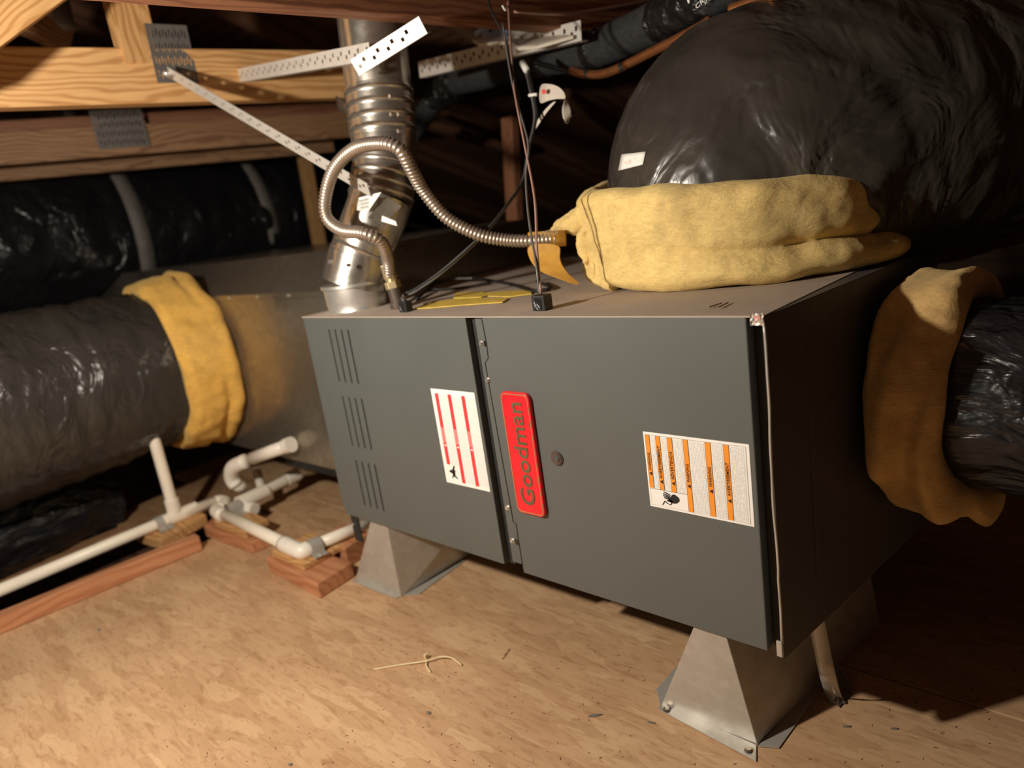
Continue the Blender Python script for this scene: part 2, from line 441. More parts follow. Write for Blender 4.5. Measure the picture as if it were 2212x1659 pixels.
def printmat(name, ink=.55, lines=230):
    """small print: rows of broken dark dashes on white paper, rows run vertically"""
    m, nt, b = newmat(name)
    tc = N(nt, 'ShaderNodeTexCoord'); sep = N(nt, 'ShaderNodeSeparateXYZ'); nt.links.new(tc.outputs['Object'], sep.inputs[0])
    a = N(nt, 'ShaderNodeMath', operation='MULTIPLY'); a.inputs[1].default_value = lines * 2.2; nt.links.new(sep.outputs[0], a.inputs[0])
    fr = N(nt, 'ShaderNodeMath', operation='FRACT'); nt.links.new(a.outputs[0], fr.inputs[0])
    fl = N(nt, 'ShaderNodeMath', operation='FLOOR'); nt.links.new(a.outputs[0], fl.inputs[0])
    row = N(nt, 'ShaderNodeMath', operation='LESS_THAN'); row.inputs[1].default_value = .55; nt.links.new(fr.outputs[0], row.inputs[0])
    cb = N(nt, 'ShaderNodeCombineXYZ'); nt.links.new(fl.outputs[0], cb.inputs[0]); nt.links.new(sep.outputs[2], cb.inputs[1])
    mp = N(nt, 'ShaderNodeMapping'); mp.inputs['Scale'].default_value = (7.3, 700, 1); nt.links.new(cb.outputs[0], mp.inputs['Vector'])
    nz = N(nt, 'ShaderNodeTexNoise', i_Scale=1.0, i_Detail=1.0); nt.links.new(mp.outputs[0], nz.inputs['Vector'])
    g = N(nt, 'ShaderNodeMath', operation='GREATER_THAN'); g.inputs[1].default_value = .43; nt.links.new(nz.outputs[0], g.inputs[0])
    mu = N(nt, 'ShaderNodeMath', operation='MULTIPLY'); nt.links.new(row.outputs[0], mu.inputs[0]); nt.links.new(g.outputs[0], mu.inputs[1])
    k = N(nt, 'ShaderNodeMath', operation='MULTIPLY'); k.inputs[1].default_value = ink; nt.links.new(mu.outputs[0], k.inputs[0])
    nt.links.new(mix(nt, k.outputs[0], (.95, .94, .90), (.08, .08, .08)), b.inputs['Base Color'])
    b.inputs['Roughness'].default_value = .5
    return m
M['print'] = printmat('small_print', .34, 240)
M['print_dim'] = printmat('small_print_grey', .26, 240)

# ================================================================== THE SETTING
Z0, Z1 = 0.16, 0.5647          # furnace underside and top
LX = 0.876
DY = 0.72
floor = MB().box(-3.5, 3.0, -1.5, 4.5, -.16, -.10).build('floor', M['roofwood'], loc=(0, 0, -.13)); tag(floor, kind='structure')
def panel(x0, x1, y0, y1, mat, z0=-.018, z1=0.0, par=floor):
    return MB().box(x0, x1, y0, y1, z0, z1).build('osb_panel', mat, par, bevel=.0015, loc=((x0 + x1) / 2, (y0 + y1) / 2, z1))
panel(-.575, 2.6, -1.5, .2235, M['osb'])
panel(-.575, 2.6, .2265, 1.45, M['osb'])
panel(-1.25, -.578, .13, 1.45, M['osb'])
panel(-1.25, 2.6, 1.453, 2.7, M['osb'])
# joists carrying the deck
for y in (-1.2, -.6, 0.0, .6, 1.2, 1.8, 2.4):
    MB().box(-.6, 2.6, y - .02, y + .02, -.10, -.019).build('joist', M['pine_dull'], floor, loc=(1, y, -.06))

# roof: sheathing slopes down to the back, rafters under it
def roofz(y): return 1.78 - .36 * y
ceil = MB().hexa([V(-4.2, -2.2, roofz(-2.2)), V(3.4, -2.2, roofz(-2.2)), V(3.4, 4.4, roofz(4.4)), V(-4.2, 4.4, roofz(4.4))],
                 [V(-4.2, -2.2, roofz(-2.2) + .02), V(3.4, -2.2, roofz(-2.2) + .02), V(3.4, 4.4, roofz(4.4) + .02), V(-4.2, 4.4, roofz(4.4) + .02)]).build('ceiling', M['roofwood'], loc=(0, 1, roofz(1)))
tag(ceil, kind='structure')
for x in (-3.6, -3.0, -2.4, -1.8, -1.2, -.6, 0.0, .6, 1.2, 1.8, 2.4):
    board('rafter', V(x, -2.1, roofz(-2.1) - .11), V(x + .1, 4.2, roofz(4.2) - .11), .04, .105, M['roofwood'], ceil)
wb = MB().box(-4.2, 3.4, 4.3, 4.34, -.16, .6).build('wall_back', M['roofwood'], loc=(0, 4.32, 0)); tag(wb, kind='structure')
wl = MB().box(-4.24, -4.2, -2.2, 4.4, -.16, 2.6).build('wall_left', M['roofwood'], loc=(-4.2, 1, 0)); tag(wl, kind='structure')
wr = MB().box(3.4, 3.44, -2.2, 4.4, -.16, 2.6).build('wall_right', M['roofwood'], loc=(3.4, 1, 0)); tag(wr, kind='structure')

# ------------------------------------------------------------------ trusses
def nail_plate(parent, P0, along, up, wdt, hgt, cols, rows, nrm_sign=1):
    along = Vector(along).normalized(); up = Vector(up).normalized(); nrm = along.cross(up)
    Mx = Matrix(((along.x, up.x, nrm.x, P0[0]), (along.y, up.y, nrm.y, P0[1]), (along.z, up.z, nrm.z, P0[2]), (0, 0, 0, 1)))
    xs = [0.0]; cw = wdt / (cols + .6)
    for c in range(cols):
        x = cw * (c + .45); xs += [x, x + cw * .18, x + cw * .48, x + cw * .66]
    xs.append(wdt)
    ys = [0.0]; rh = hgt / (rows + .3)
    for r in range(rows):
        y = rh * (r + .3); ys += [y, y + rh * .14, y + rh * .52, y + rh * .66]
    ys.append(hgt)
    def hole(i, j):
        if i < 1 or j < 1: return False
        a = (i - 1) % 4; c = (j - 1) % 4
        return (a == 0 and c in (1, 2)) or (a == 2 and c in (0, 1))
    m = MB().cells(xs, ys, hole, .0012, Matrix.Identity(4))
    return m.build('nail_plate', M['plate'], parent, frame=Mx)

# truss A: the bright chord with the plate, at left
A0 = V(-.433, -.278, 1.022); A1 = V(-.327, .45, 1.022)
dA = (A1 - A0).normalized()
tA = thing('roof_truss', (-.43, 0, 1.02), 'bright orange pine truss timber behind the flue pipe, with a dark nail plate', 'truss')
board('bottom_chord', A0 - dA * .7, A1 + dA * .16, .042, .108, M['pine'], tA)
pA = onx(318, 118, -.40)
pc = A0 + dA * ((pA.y - A0.y) / dA.y)
board('web_post', V(pc.x - .02, pc.y + .0, 1.10) + dA * .015, V(pc.x - .02, pc.y - .012, 1.75) + dA * .015, .075, .038, M['pine'], tA, up=(1, 0, 0), oy=-.01, oz=-.020)
pl0 = onx(341, 179, -.383)
nA_ = dA.cross(V(0, 0, 1))
q0, q1, q2 = (onplane(*p, A0 + nA_ * .0015, nA_) for p in ((341, 179), (430, 178), (313, 50)))
nail_plate(tA, q0, q1 - q0, q2 - q0, (q1 - q0).length, (q2 - q0).length, 6, 4)
nail_plate(tA, onx(290, 108, -.43), V(-1, .2, 0), (0, -.10, 1), .04, .075, 3, 3)

# near truss: chord above the furnace
B0 = V(.2045, -.353, 1.027); B1 = V(.2665, .675, 1.027); dB = (B1 - B0).normalized()
tN = thing('roof_truss', (.25, 0, 1.03), 'dark reddish timber crossing the top of the picture above the furnace', 'truss')
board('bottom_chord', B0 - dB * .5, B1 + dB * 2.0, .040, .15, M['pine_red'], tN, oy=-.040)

# second and third trusses further left
def far_truss(p0, p1, z, h, mat, label):
    a = onz(*p0, z); b_ = onz(*p1, z); d = (b_ - a).normalized()
    t = thing('roof_truss', a, label, 'truss')
    board('bottom_chord', a - d * .6, b_ + d * .22, .04, h, mat, t)
    return t, a, d
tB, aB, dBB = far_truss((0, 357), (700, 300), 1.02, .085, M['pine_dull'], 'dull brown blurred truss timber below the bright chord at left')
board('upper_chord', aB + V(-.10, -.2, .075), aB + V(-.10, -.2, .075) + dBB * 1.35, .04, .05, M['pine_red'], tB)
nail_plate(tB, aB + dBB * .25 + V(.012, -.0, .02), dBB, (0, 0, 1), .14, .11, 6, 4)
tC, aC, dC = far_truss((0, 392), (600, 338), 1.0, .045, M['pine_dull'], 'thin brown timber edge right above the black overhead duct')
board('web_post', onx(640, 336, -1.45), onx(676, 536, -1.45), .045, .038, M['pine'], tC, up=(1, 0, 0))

# foreground rough lumber at the top left corner
t = board('rough_timber', onx(-120, 190, -.22), onx(240, -75, -.22), .06, .2, M['pine'], up=(0, 0, 1), oz=0)
tag(t, 'rough sawn diagonal timber in the top left corner', 'timber')
# blurred things between the first chord and the roof, upper left
t = board('roof_brace', onx(40, 60, -.9), onx(150, 112, -.9), .04, .06, M['pine_dull']); tag(t, 'short brown brace behind the corner timber', 'brace')
t = ribbon([onx(128, 0, -.8), onx(140, 50, -.8), onx(160, 66, -.8)], (0, 1, .1), .045, 'metal_strap', M['strap'], th=.002); tag(t, 'grey blurred metal strap above the bright chord at left', 'strap')
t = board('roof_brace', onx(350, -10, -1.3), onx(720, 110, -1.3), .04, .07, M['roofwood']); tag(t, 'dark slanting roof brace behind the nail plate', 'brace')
for (p, q, X, mt, lab) in (((900, 265), (1110, 330), -.9, 'roofwood', 'dark slanting roof brace right of the flue pipe'),
                          ((1105, 250), (1118, 500), -.3, 'pine_red', 'dim reddish upright timber behind the hanging wires'),
                          ((862, 530), (1010, 508), -.5, 'pine_dull', 'low brown timber right of the flue elbow behind the furnace'),
                          ((1230, 210), (1560, 420), -.2, 'roofwood', 'dark slanting timber behind the paper tag')):
    a, b_ = onx(*p, X), onx(*q, X)
    t = board('roof_brace', a, b_, .045, .03, M[mt], up=(0, 1, 0) if abs(a.z - b_.z) > .2 else (0, 0, 1)); tag(t, lab, 'brace')

# ================================================================== FURNACE
fur = thing('furnace', (LX / 2, DY / 2, Z0), 'dark grey horizontal gas furnace with red badge, raised on two metal stands', 'furnace')
MB().box(-.006, LX + .004, .022, DY, Z0 + .002, Z1 - .002).build('cabinet', M['cabinet'], fur, bevel=.003)
MB().box(-.006, LX + .019, -.0012, DY, Z1 - .0018, Z1).build('top_panel', M['dust'], fur)['label'] = 'dusty brown top panel'
def PX(px, py=684): return ony(px, py, 0).x
def fr(px, py, y=0.0): return ony(px, py, y)
FM = Matrix(((1, 0, 0, 0), (0, 0, -1, 0), (0, 1, 0, 0), (0, 0, 0, 1)))   # x->x, y->z(up), z->-y(outward)
# burner door with louvres
x_gap0 = PX(1004); x_gap1 = PX(1018); x_rail1 = PX(1040)
groups = [((708, 712), (738, 827), (752, 714), (772, 832)), ((743, 857), (768, 966), (781, 862), (803, 972)), ((774, 996), (797, 1096), (811, 1003), (830, 1102))]
xs = [0.0]; 
g0 = fr(708, 712).x; g1 = fr(749, 714).x
pitch = (g1 - g0) / 3
for k in range(4): xs += [g0 + pitch * k, g0 + pitch * k + .0047]
xs.append(x_gap0)
ys = [Z0]
for g in groups[::-1]:
    ys += [fr(*g[1]).z, fr(*g[0]).z]
ys.append(Z1 - .001)
bd = MB().cells(xs, ys, lambda i, j: i % 2 == 1 and i < 9 and j % 2 == 1 and j < 7, .018, FM).build('burner_door', M['paint'], fur, bevel=.0012)
# added dark plate standing for the shade inside the slots
MB().box(g0 - .01, g1 + .02, .019, .0215, Z0 + .01, Z1 - .02).build('louvre_shade_plate', M['black_and_shade'], fur)
# narrow side flange left of the door
MB().box(-.0075, -.001, .002, .03, Z0 + .012, Z1 - .002).build('side_flange', M['paint'], fur, bevel=.001)
# groove and centre rail
MB().box(x_gap0, x_gap1, .012, .022, Z0 - .002, Z1 - .003).build('door_gap', M['black_and_shade'], fur)
rail = MB().box(x_gap1, x_rail1 + .012, .006, .022, Z0 + .006, Z1 - .002).build('center_rail', M['paint'], fur, bevel=.0008)
# blower door with the stepped left edge
xj = x_rail1
zj0 = fr(1050, 770).z; zj1 = fr(1045, 784).z; zb0 = fr(1100, 1128).z
poly = [(xj, Z1 - .001), (LX, Z1 - .001), (LX, Z0 - .004), (xj + .006, Z0 - .004), (xj + .006, zb0), (xj + .0005, zb0 + .003), (xj - .007, zj1), (xj + .001, zj0 - .002), (xj + .002, zj0 + .02)]
bm_ = MB().prism([V(a, 0, c) for a, c in poly], V(0, .018, 0)).build('blower_door', M['paint'], fur, bevel=.0015)
MB().tube([V(a, -.0002, c) for a, c in ((xj, Z1 - .004), (xj + .002, zj0 + .02), (xj + .001, zj0 - .002), (xj - .007, zj1), (xj + .0005, zb0 + .003), (xj + .006, zb0), (xj + .006, Z0 + .004))], .0007, 6).build('seam_shade_line', M['black_and_shade'], fur)  # thin dark line drawn for the shade at the door step
for (sx, sy) in ((1041, 741), (1055, 820), (1098, 1096), (1108, 1167)):
    c = fr(sx, sy, .0); m = MB(); m.tube([c + V(0, .001, 0), c + V(0, -.001, 0)], .0042, 14); m.tube([c + V(0, -.0008, 0), c + V(0, -.0042, 0)], .0030, 6)
    m.build('screw', M['screw'], fur, smooth=30)
# small dent line and white paint flecks
# sight glass
c = fr(1204, 990); sg = MB().tube([c + V(0, .001, 0), c + V(0, -.0015, 0), c + V(0, -.0035, 0)], [.0108, .0108, .0085], 28).build('sight_glass', M['sight'], fur, smooth=30)
MB().tube([c + V(.0015, -.003, 0), c + V(.0015, -.005, 0)], [.0055, .0045], 16).build('glass_center', M['cabinet'], sg, smooth=30)
# under edge beyond the doors
MB().box(.0, LX, .022, .05, Z0 - .006, Z0 + .002).build('bottom_lip', M['black_and_shade'], fur)

# badge
bl = fr(1121, 1104); tr = fr(1138, 846); br_ = fr(1170, 1108)
bx0 = fr(1088, 860).x; bx1 = fr(1150, 870).x; bz0 = fr(1148, 1107).z; bz1 = fr(1115, 845).z
def rrect(x0, x1, z0, z1, r, y, n=6):
    out = []
    for cx, cz, a0 in ((x1 - r, z1 - r, 0), (x0 + r, z1 - r, 90), (x0 + r, z0 + r, 180), (x1 - r, z0 + r, 270)):
        for k in range(n + 1):
            a = math.radians(a0 + 90 * k / n); out.append(V(cx + r * math.cos(a), y, cz + r * math.sin(a)))
    return out[::-1]
badge = MB().prism(rrect(bx0, bx1, bz0, bz1, .010, -.0005), V(0, -.0065, 0)).build('badge', M['red'], fur, bevel=.0012)
badge['label'] = 'red rounded badge reading Goodman upwards'
o_, i_ = rrect(bx0 + .0018, bx1 - .0018, bz0 + .0022, bz1 - .0022, .0085, -.0073), rrect(bx0 + .0031, bx1 - .0031, bz0 + .0036, bz1 - .0036, .0072, -.0073)
n_ = len(o_); MB().add(o_ + i_, [(k, (k + 1) % n_, (k + 1) % n_ + n_, k + n_) for k in range(n_)]).build('badge_border', M['gold'], badge, thick=.0005)
bw = bx1 - bx0; bh_ = bz1 - bz0
text_part('Goodman', bh_ * .84, bw * .50, V(bx1 - bw * .27, -.0072, bz0 + bh_ * .085), (0, 0, 1), (-1, 0, 0), M['bronze'], badge, 'badge_lettering', .0006, .012)

# warning label (orange)
def label_frame(px4):
    ps = [fr(*p) for p in px4]
    x0 = (ps[0].x + ps[3].x) / 2; x1 = (ps[1].x + ps[2].x) / 2
    z1 = (ps[0].z + ps[1].z) / 2; z0 = (ps[2].z + ps[3].z) / 2
    return x0, x1, z0, z1
lx0, lx1, lz0, lz1 = label_frame([(1388, 933), (1616, 958), (1632, 1137), (1407, 1094)])
U = lambda u: lx0 + (lx1 - lx0) * u
W = lambda v: lz0 + (lz1 - lz0) * v
def slab(x0, x1, z0, z1, y, t=.0003):
    return MB().box(x0, x1, y - t, y, z0, z1)
lab = slab(lx0, lx1, lz0, lz1, -.0002).build('warning_label', M['white'], fur)
lab['label'] = 'white warning label with six orange bars'
slab(U(.018), U(.972), W(.028), W(.965), -.0005, .0001).build('label_frame', M['ink'], lab)
slab(U(.021), U(.969), W(.031), W(.962), -.0006, .0002).build('label_field', M['white'], lab)
def ublk(u0, u1, v0, v1, mat, name, y=-.0009, t=.0001, par=None):
    return slab(U(u0), U(u1), W(v0), W(v1), y, t).build(name, mat, par or lab)
bars = [(.022, .062, .262), (.128, .170, .255), (.246, .292, .25), (.402, .446, .031), (.610, .658, .031), (.776, .822, .031)]
ends = [.128, .246, .402, .610, .776, .969]
for (u0, u1, v0), ue in zip(bars, ends):
    ublk(u0 - .004, u1 + .004, v0, .962, M['ink'], 'bar_outline', -.0009)
    ublk(u0, u1, v0, .962, M['orange'], 'orange_bar', -.0011)
    ublk(u1 + .010, ue - .014, v0 + .01, .95, M['print'], 'small_print', -.0009)
ublk(.021, .402, .252, .256, M['ink'], 'rule_line', -.0012)
txt = [('WARNING', 0, .50, .73, .455), ('AVERTISSEMENT', 1, .41, .84, .365), ('ADVERTENCIA', 2, .42, .79, .37), ('WARNING', 3, .42, .655, .37), ('WARNING', 4, .41, .66, .355), ('AVERTISSEMENT', 5, .335, .75, .275)]
HL = lz1 - lz0; WL = lx1 - lx0
for s_, k, v0, v1, vt in txt:
    u0, u1, _ = bars[k]
    text_part(s_, HL * (v1 - v0), WL * (u1 - u0) * .62, V(U(u1 - (u1 - u0) * .20), -.0012, W(v0)), (0, 0, 1), (-1, 0, 0), M['ink'], lab, 'lettering', .0004, .012)
    uc = (u0 + u1) / 2; du = (u1 - u0) * .36
    MB().add([V(U(uc + du), -.0014, W(vt - .028)), V(U(uc + du), -.0014, W(vt + .028)), V(U(uc - du), -.0014, W(vt))], [(0, 1, 2)]).build('alert_triangle', M['ink'], lab)
# shocked hand pictogram
hm = MB(); yy = -.0014
def hpoly(pts): hm.add([V(U(a), yy, W(b_)) for a, b_ in pts], [tuple(range(len(pts)))])
hpoly([(.20, .13), (.245, .215), (.27, .225), (.31, .19), (.315, .15), (.29, .115), (.26, .10), (.22, .105)])
for a, b_, c_, d_ in ((.16, .232, .215, .205), (.150, .205, .21, .185), (.150, .180, .21, .165), (.158, .155, .21, .145), (.185, .120, .235, .125)):
    hpoly([(a, b_ + .010), (c_, d_ + .014), (c_ + .02, d_ - .012), (a, b_ - .006)])
hm.build('hand_pictogram', M['ink'], lab)
MB().tube([V(U(a), -.0014, W(b_)) for a, b_ in ((.135, .055), (.165, .115), (.185, .085), (.22, .075), (.235, .11))], .0005, 5).build('cord_pictogram', M['ink'], lab)

# red label on the burner door
lx0, lx1, lz0, lz1 = label_frame([(931, 838), (1026, 849), (1058, 1061), (965, 1042)])
lab = slab(lx0, lx1, lz0, lz1, -.0002).build('safety_label', M['white'], fur); lab['label'] = 'white label with three red bars'
for u0, u1, v0 in ((.085, .165, .205), (.385, .465, .03), (.695, .775, .03)):
    ublk(u0, u1, v0, .955, M['labelred'], 'red_bar', -.0006)
    ublk(u0, u1, .44, .60, M['pink'], 'blurred_text_patch', -.0008)  # pale strip standing for blurred white text on the bar
    ublk(u1 + .02, u1 + .20, max(v0, .04), .94, M['print_dim'], 'small_print', -.0006)
    uc = (u0 + u1) / 2
    MB().add([V(U(uc + .03), -.0012, W(.40)), V(U(uc + .03), -.0012, W(.425)), V(U(uc - .03), -.0012, W(.413))], [(0, 1, 2)]).build('alert_triangle', M['white'], lab)
m = MB(); 
for pts in (((.16, .06), (.19, .07), (.27, .15), (.24, .16)), ((.11, .13), (.17, .155), (.26, .12), (.24, .10), (.15, .12)), ((.22, .13), (.27, .20), (.25, .205), (.19, .15)), ((.2, .09), (.30, .06), (.29, .075), (.23, .11))):
    m.add([V(U(a), -.0012, W(b_)) for a, b_ in pts], [tuple(range(len(pts)))])
m.build('burst_pictogram', M['ink'], lab)

# foil tape scrap on the top right corner, cable entry boxes on top
a = fr(1620, 677, -.002); b_ = fr(1650, 703, -.002)
ft = MB()
for i in range(7):
    for j in range(5):
        pass
gx = [a.x + (b_.x - a.x) * i / 7 for i in range(8)]; gz = [b_.z + (a.z - b_.z) * j / 6 for j in range(7)]
ft.v = [(x, -.002 - .0025 * noise.noise(V(x * 300, z * 300, 1)), z) for x in gx for z in gz]
ft.f = [(i * 7 + j, (i + 1) * 7 + j, (i + 1) * 7 + j + 1, i * 7 + j + 1) for i in range(7) for j in range(6)]
ftp = ft.build('foil_tape', M['galv_bright'], fur, thick=.0006); ftp['label'] = 'crumpled foil tape scrap with pink print at the top corner'
text_part('H', .006, .006, V(a.x + .007, -.006, b_.z + .005), (1, 0, .2), (-.2, 0, 1), M['pink'], ftp, 'tape_print', .0002)

# ------------------------------------------------------------------ return plenum at the right end
rp = thing('return_plenum', (.92, .3, .2), 'dark sheet metal return box joined to the right end of the furnace', 'duct')
xr0 = .906; xr1 = .950
body = MB().hexa([V(.888, .012, .150), V(.895, .002, .150), V(xr1, .50, .150), V(.884, .50, .150)],
                 [V(.888, .012, Z1 - .001), V(.8955, .002, Z1 - .001), V(xr1 - .010, .50, Z1 - .001), V(.884, .50, Z1 - .001)]).build('plenum_body', M['cabinet'], rp, bevel=.001)
# folded front edge, bright, slightly wavy
pts = [ony(1650 + (1690 - 1650) * t_ + 2.2 * math.sin(t_ * 9) * (t_ < .8), 700 + 690 * t_, .000) for t_ in [k / 30 for k in range(31)]]
MB().tube([p + V(0.0, .004 * math.sin(i), 0) * .15 for i, p in enumerate(pts)], .0016, 8).build('folded_edge', M['galv'], rp, smooth='all')
e = pts[-1]
MB().box(e.x - .006, e.x + .001, -.004, -.001, e.z - .017, e.z + .004).build('edge_clip', M['galv'], rp, bevel=.001)
MB().box(LX + .001, .8935, .016, .020, Z0 - .004, Z1 - .016).build('end_gap_shade', M['black_and_shade'], rp)  # dark sheet puts the shade of the end recess into the colour
# raised seam on the side
s0 = onx(1752, 745, .915); s1 = onx(1757, 1010, .915)
MB().hexa([V(.900, .088, .22), V(.9045, .087, .22), V(.9055, .093, .22), V(.900, .094, .22)], [V(.900, .088, .51), V(.9035, .087, .51), V(.9045, .093, .51), V(.900, .094, .51)]).build('side_seam', M['cabinet'], rp)

# strap hanging from the plenum to the floor
a = ony(1765, 1345, .09); 
p_ = [ony(1762, 1335, .10), ony(1775, 1400, .105), ony(1788, 1460, .105), onz(1800, 1500, .012), onz(1812, 1520, .001)]
hs = thing('hanger_strap', p_[-1], 'bent sheet metal strap reaching the floor behind the front stand', 'strap')
ribbon(spline(p_, 6), (.8, .45, 0), .020, 'strap_band', M['galv'], hs, th=.001)
q = [onz(1790, 1450, .02), onz(1812, 1432, .03), onz(1842, 1490, .004), onz(1812, 1528, .002), onz(1797, 1500, .006)]
MB().add(q, [(0, 1, 2, 3, 4)]).build('folded_foot', M['galv_dull'], hs, thick=.001)

# ------------------------------------------------------------------ support stands
def stand(name, b4, t4, label, tabs):
    b4 = [Vector(q) for q in b4]; t4 = [Vector(q) for q in t4]
    t = thing(name, (b4[0] + b4[2]) / 2, label, 'stand', 'sheet metal stands under the furnace')
    for nm, ids in (('front_face', (0, 1)), ('side_face', (1, 2)), ('side_face', (3, 0)), ('back_face', (2, 3))):
        i, j = ids
        MB().add([b4[i], b4[j], t4[j], t4[i]], [(0, 1, 2, 3)]).build(nm, M['galv'], t, thick=.0012)
    MB().add(t4, [(0, 1, 2, 3)]).build('top_plate', M['galv'], t, thick=.0012)
    for nm, poly in tabs:
        MB().prism([V(x, y, z) for x, y, z in poly], V(0, 0, .0012)).build(nm, M['galv'], t, bevel=.0004)
    return t
bA = onz(1430, 1522, .002); bB = onz(1634, 1611, .002); bC = onz(1780, 1465, .002)
tA_ = ony(1503, 1357, .008); tB_ = ony(1565, 1376, .008)
yb = bA.y
d_ = (bC - bB); bCC = bB + d_ * 2.0
st1 = stand('support_stand', [V(bA.x, yb, .001), V(bB.x, yb, .001), V(bCC.x, bCC.y, .001), V(bA.x + .02, bCC.y, .001)],
      [V(tA_.x, .010, Z0 - .003), V(tB_.x, .010, Z0 - .003), V(LX - .004, bCC.y, Z0 - .003), V(tA_.x + .02, bCC.y, Z0 - .003)],
      'large pale sheet metal stand under the right end of the furnace',
      [('floor_flange', [onz(1420, 1532, .001), onz(1634, 1646, .001), onz(1634, 1611, .001), onz(1430, 1520, .001)]),
       ('side_flange', [onz(1637, 1613, .001), onz(1683, 1617, .001), onz(1783, 1478, .001), onz(1779, 1462, .001)]),
       ('corner_tab', [onz(1418, 1490, .001), onz(1426, 1525, .001), onz(1470, 1510, .001), onz(1462, 1440, .001)])])
for p in ((1440, 1533), (1617, 1620)):
    c = onz(*p, .003); MB().tube([c, c + V(0, 0, .003)], [.0055, .004], 12).build('screw', M['galv_dull'], st1, smooth=30)
bA = onz(765, 1250, .002); bB = onz(867, 1288, .002); bC = onz(1000, 1207, .002)
tB_ = ony(836, 1133, .012); d_ = bC - bB; bCC = bB + d_ * 1.6
st2 = stand('support_stand', [V(bA.x, bB.y, .001), V(bB.x, bB.y, .001), V(bCC.x, bCC.y, .001), V(bA.x, bCC.y, .001)],
      [V(tB_.x - .05, .012, Z0 - .003), V(tB_.x, .012, Z0 - .003), V(.17, bCC.y, Z0 - .003), V(.0, bCC.y, Z0 - .003)],
      'smaller grey sheet metal stand under the louvred left end of the furnace',
      [('side_flange', [onz(868, 1288, .001), onz(905, 1284, .001), onz(1003, 1213, .001), onz(998, 1204, .001)]),
       ('floor_flange', [onz(760, 1256, .001), onz(856, 1294, .001), onz(868, 1286, .001), onz(775, 1248, .001)])])
# black angle bracket at the left corner
b0 = ony(765, 1112, .008)
MB().box(b0.x - .012, b0.x + .012, .006, .010, Z0 - .060, Z0 + .004).build('corner_bracket', M['black_and_shade'], fur, bevel=.0008)
c = ony(764, 1132, .006); MB().tube([c, c + V(0, -.003, 0)], .003, 10).build('screw', M['screw'], fur)

# ------------------------------------------------------------------ evaporator plenum on the left
yp = .125
zt1 = ony(535, 636, yp).z; zt2 = ony(700, 541, yp + .10).z
lp = thing('supply_plenum', (-.6, .4, .16), 'dull grey sheet metal plenum left of the furnace, yellow wool collar on it', 'duct')
zb = ony(600, 985, yp).z
xe = .0
poly = [V(-1.5, yp, zb), V(-1.5, yp, zt1), V(-1.5, yp + .10, zt2), V(-1.5, .75, zt2), V(-1.5, .75, zb)]
MB().prism(poly, V(1.5 + xe - .007, 0, 0)).build('plenum_body', M['galv_dull'], lp, bevel=.002)
MB().box(-1.5, -.008, yp - .004, yp, zt1 - .012, zt1).build('top_flange', M['galv_dull'], lp)
MB().box(-.050, -.008, yp - .003, yp, zb, zt1 - .012).build('end_flange', M['galv_dull'], lp)
for k in range(6):
    c = V(-.25 - .14 * k, yp - .004, zt1 - .006); MB().tube([c, c + V(0, -.003, 0)], .004, 8).build('screw', M['screw'], lp)
# added black slab standing for the shade under the plenum
dp = MB().box(-.50, -.02, .15, .6, zb - .035, zb - .006).build('shade_slab', M['black'], bevel=.003, loc=(-.3, .35, zb - .035)); tag(dp, 'added black slab for the shade under the left plenum', 'shade slab')
for (x, y) in ((-.46, .5), (-.1, .5)):
    t = MB().box(x, x + .06, y, y + .08, 0, zb - .0355).build('support_block', M['pine_dull'], bevel=.002, loc=(x, y, 0)); tag(t, 'timber block under the black shade slab, %s' % ('far left one' if x < -.3 else 'one beside the furnace'), 'block')

# ------------------------------------------------------------------ fibreglass collars
def wool_ring(name, C, axis, up, r_in, r_out, L, label, mat, nA=150, nL=26, amp=.010, extra=None, cat='insulation', seed=0., squash=None):
    """closed ring band: outer skin, rolled edges, inner skin"""
    axis = Vector(axis).normalized(); up = Vector(up); up = (up - axis * up.dot(axis)).normalized(); sd = axis.cross(up)
    prof = []
    th = r_out - r_in
    for k in range(nL + 1):
        t_ = k / nL; prof.append((t_ * L, r_out - th * .35 * (max(0, abs(t_ - .5) * 2 - .75) / .25) ** 2))
    prof += [(L + .004, r_out - th * .6), (L, r_in)]
    prof += [(L * .5, r_in), (0, r_in), (-.004, r_out - th * .6)]
    m = MB(); nP = len(prof)
    for i in range(nA):
        a = 2 * math.pi * i / nA
        for (l, r) in prof:
            dirv = up * math.cos(a) + sd * math.sin(a)
            dr, dl = (extra(a, l / L) if extra else (0, 0))
            q = Vector(C) + axis * (l + dl) + dirv * r
            n1 = noise.fractal(q * 9 + V(seed, 0, 0), 1.0, 2.0, 3) * amp + noise.fractal(q * 40, 1.0, 2.0, 3) * amp * .28
            k_ = 1 if r > r_in + 1e-6 else .0
            q = q + dirv * (n1 * k_ + dr * k_) + axis * (noise.noise(q * 14 + V(3, seed, 1)) * amp * .9)
            m.v.append(tuple(q))
    for i in range(nA):
        for j in range(nP):
            a, b_ = i * nP + j, i * nP + (j + 1) % nP
            c, d = ((i + 1) % nA) * nP + (j + 1) % nP, ((i + 1) % nA) * nP + j
            m.f.append((a, d, c, b_))
    o = m.build(name, mat, None, smooth='all', loc=C)
    tag(o, label, cat); return o

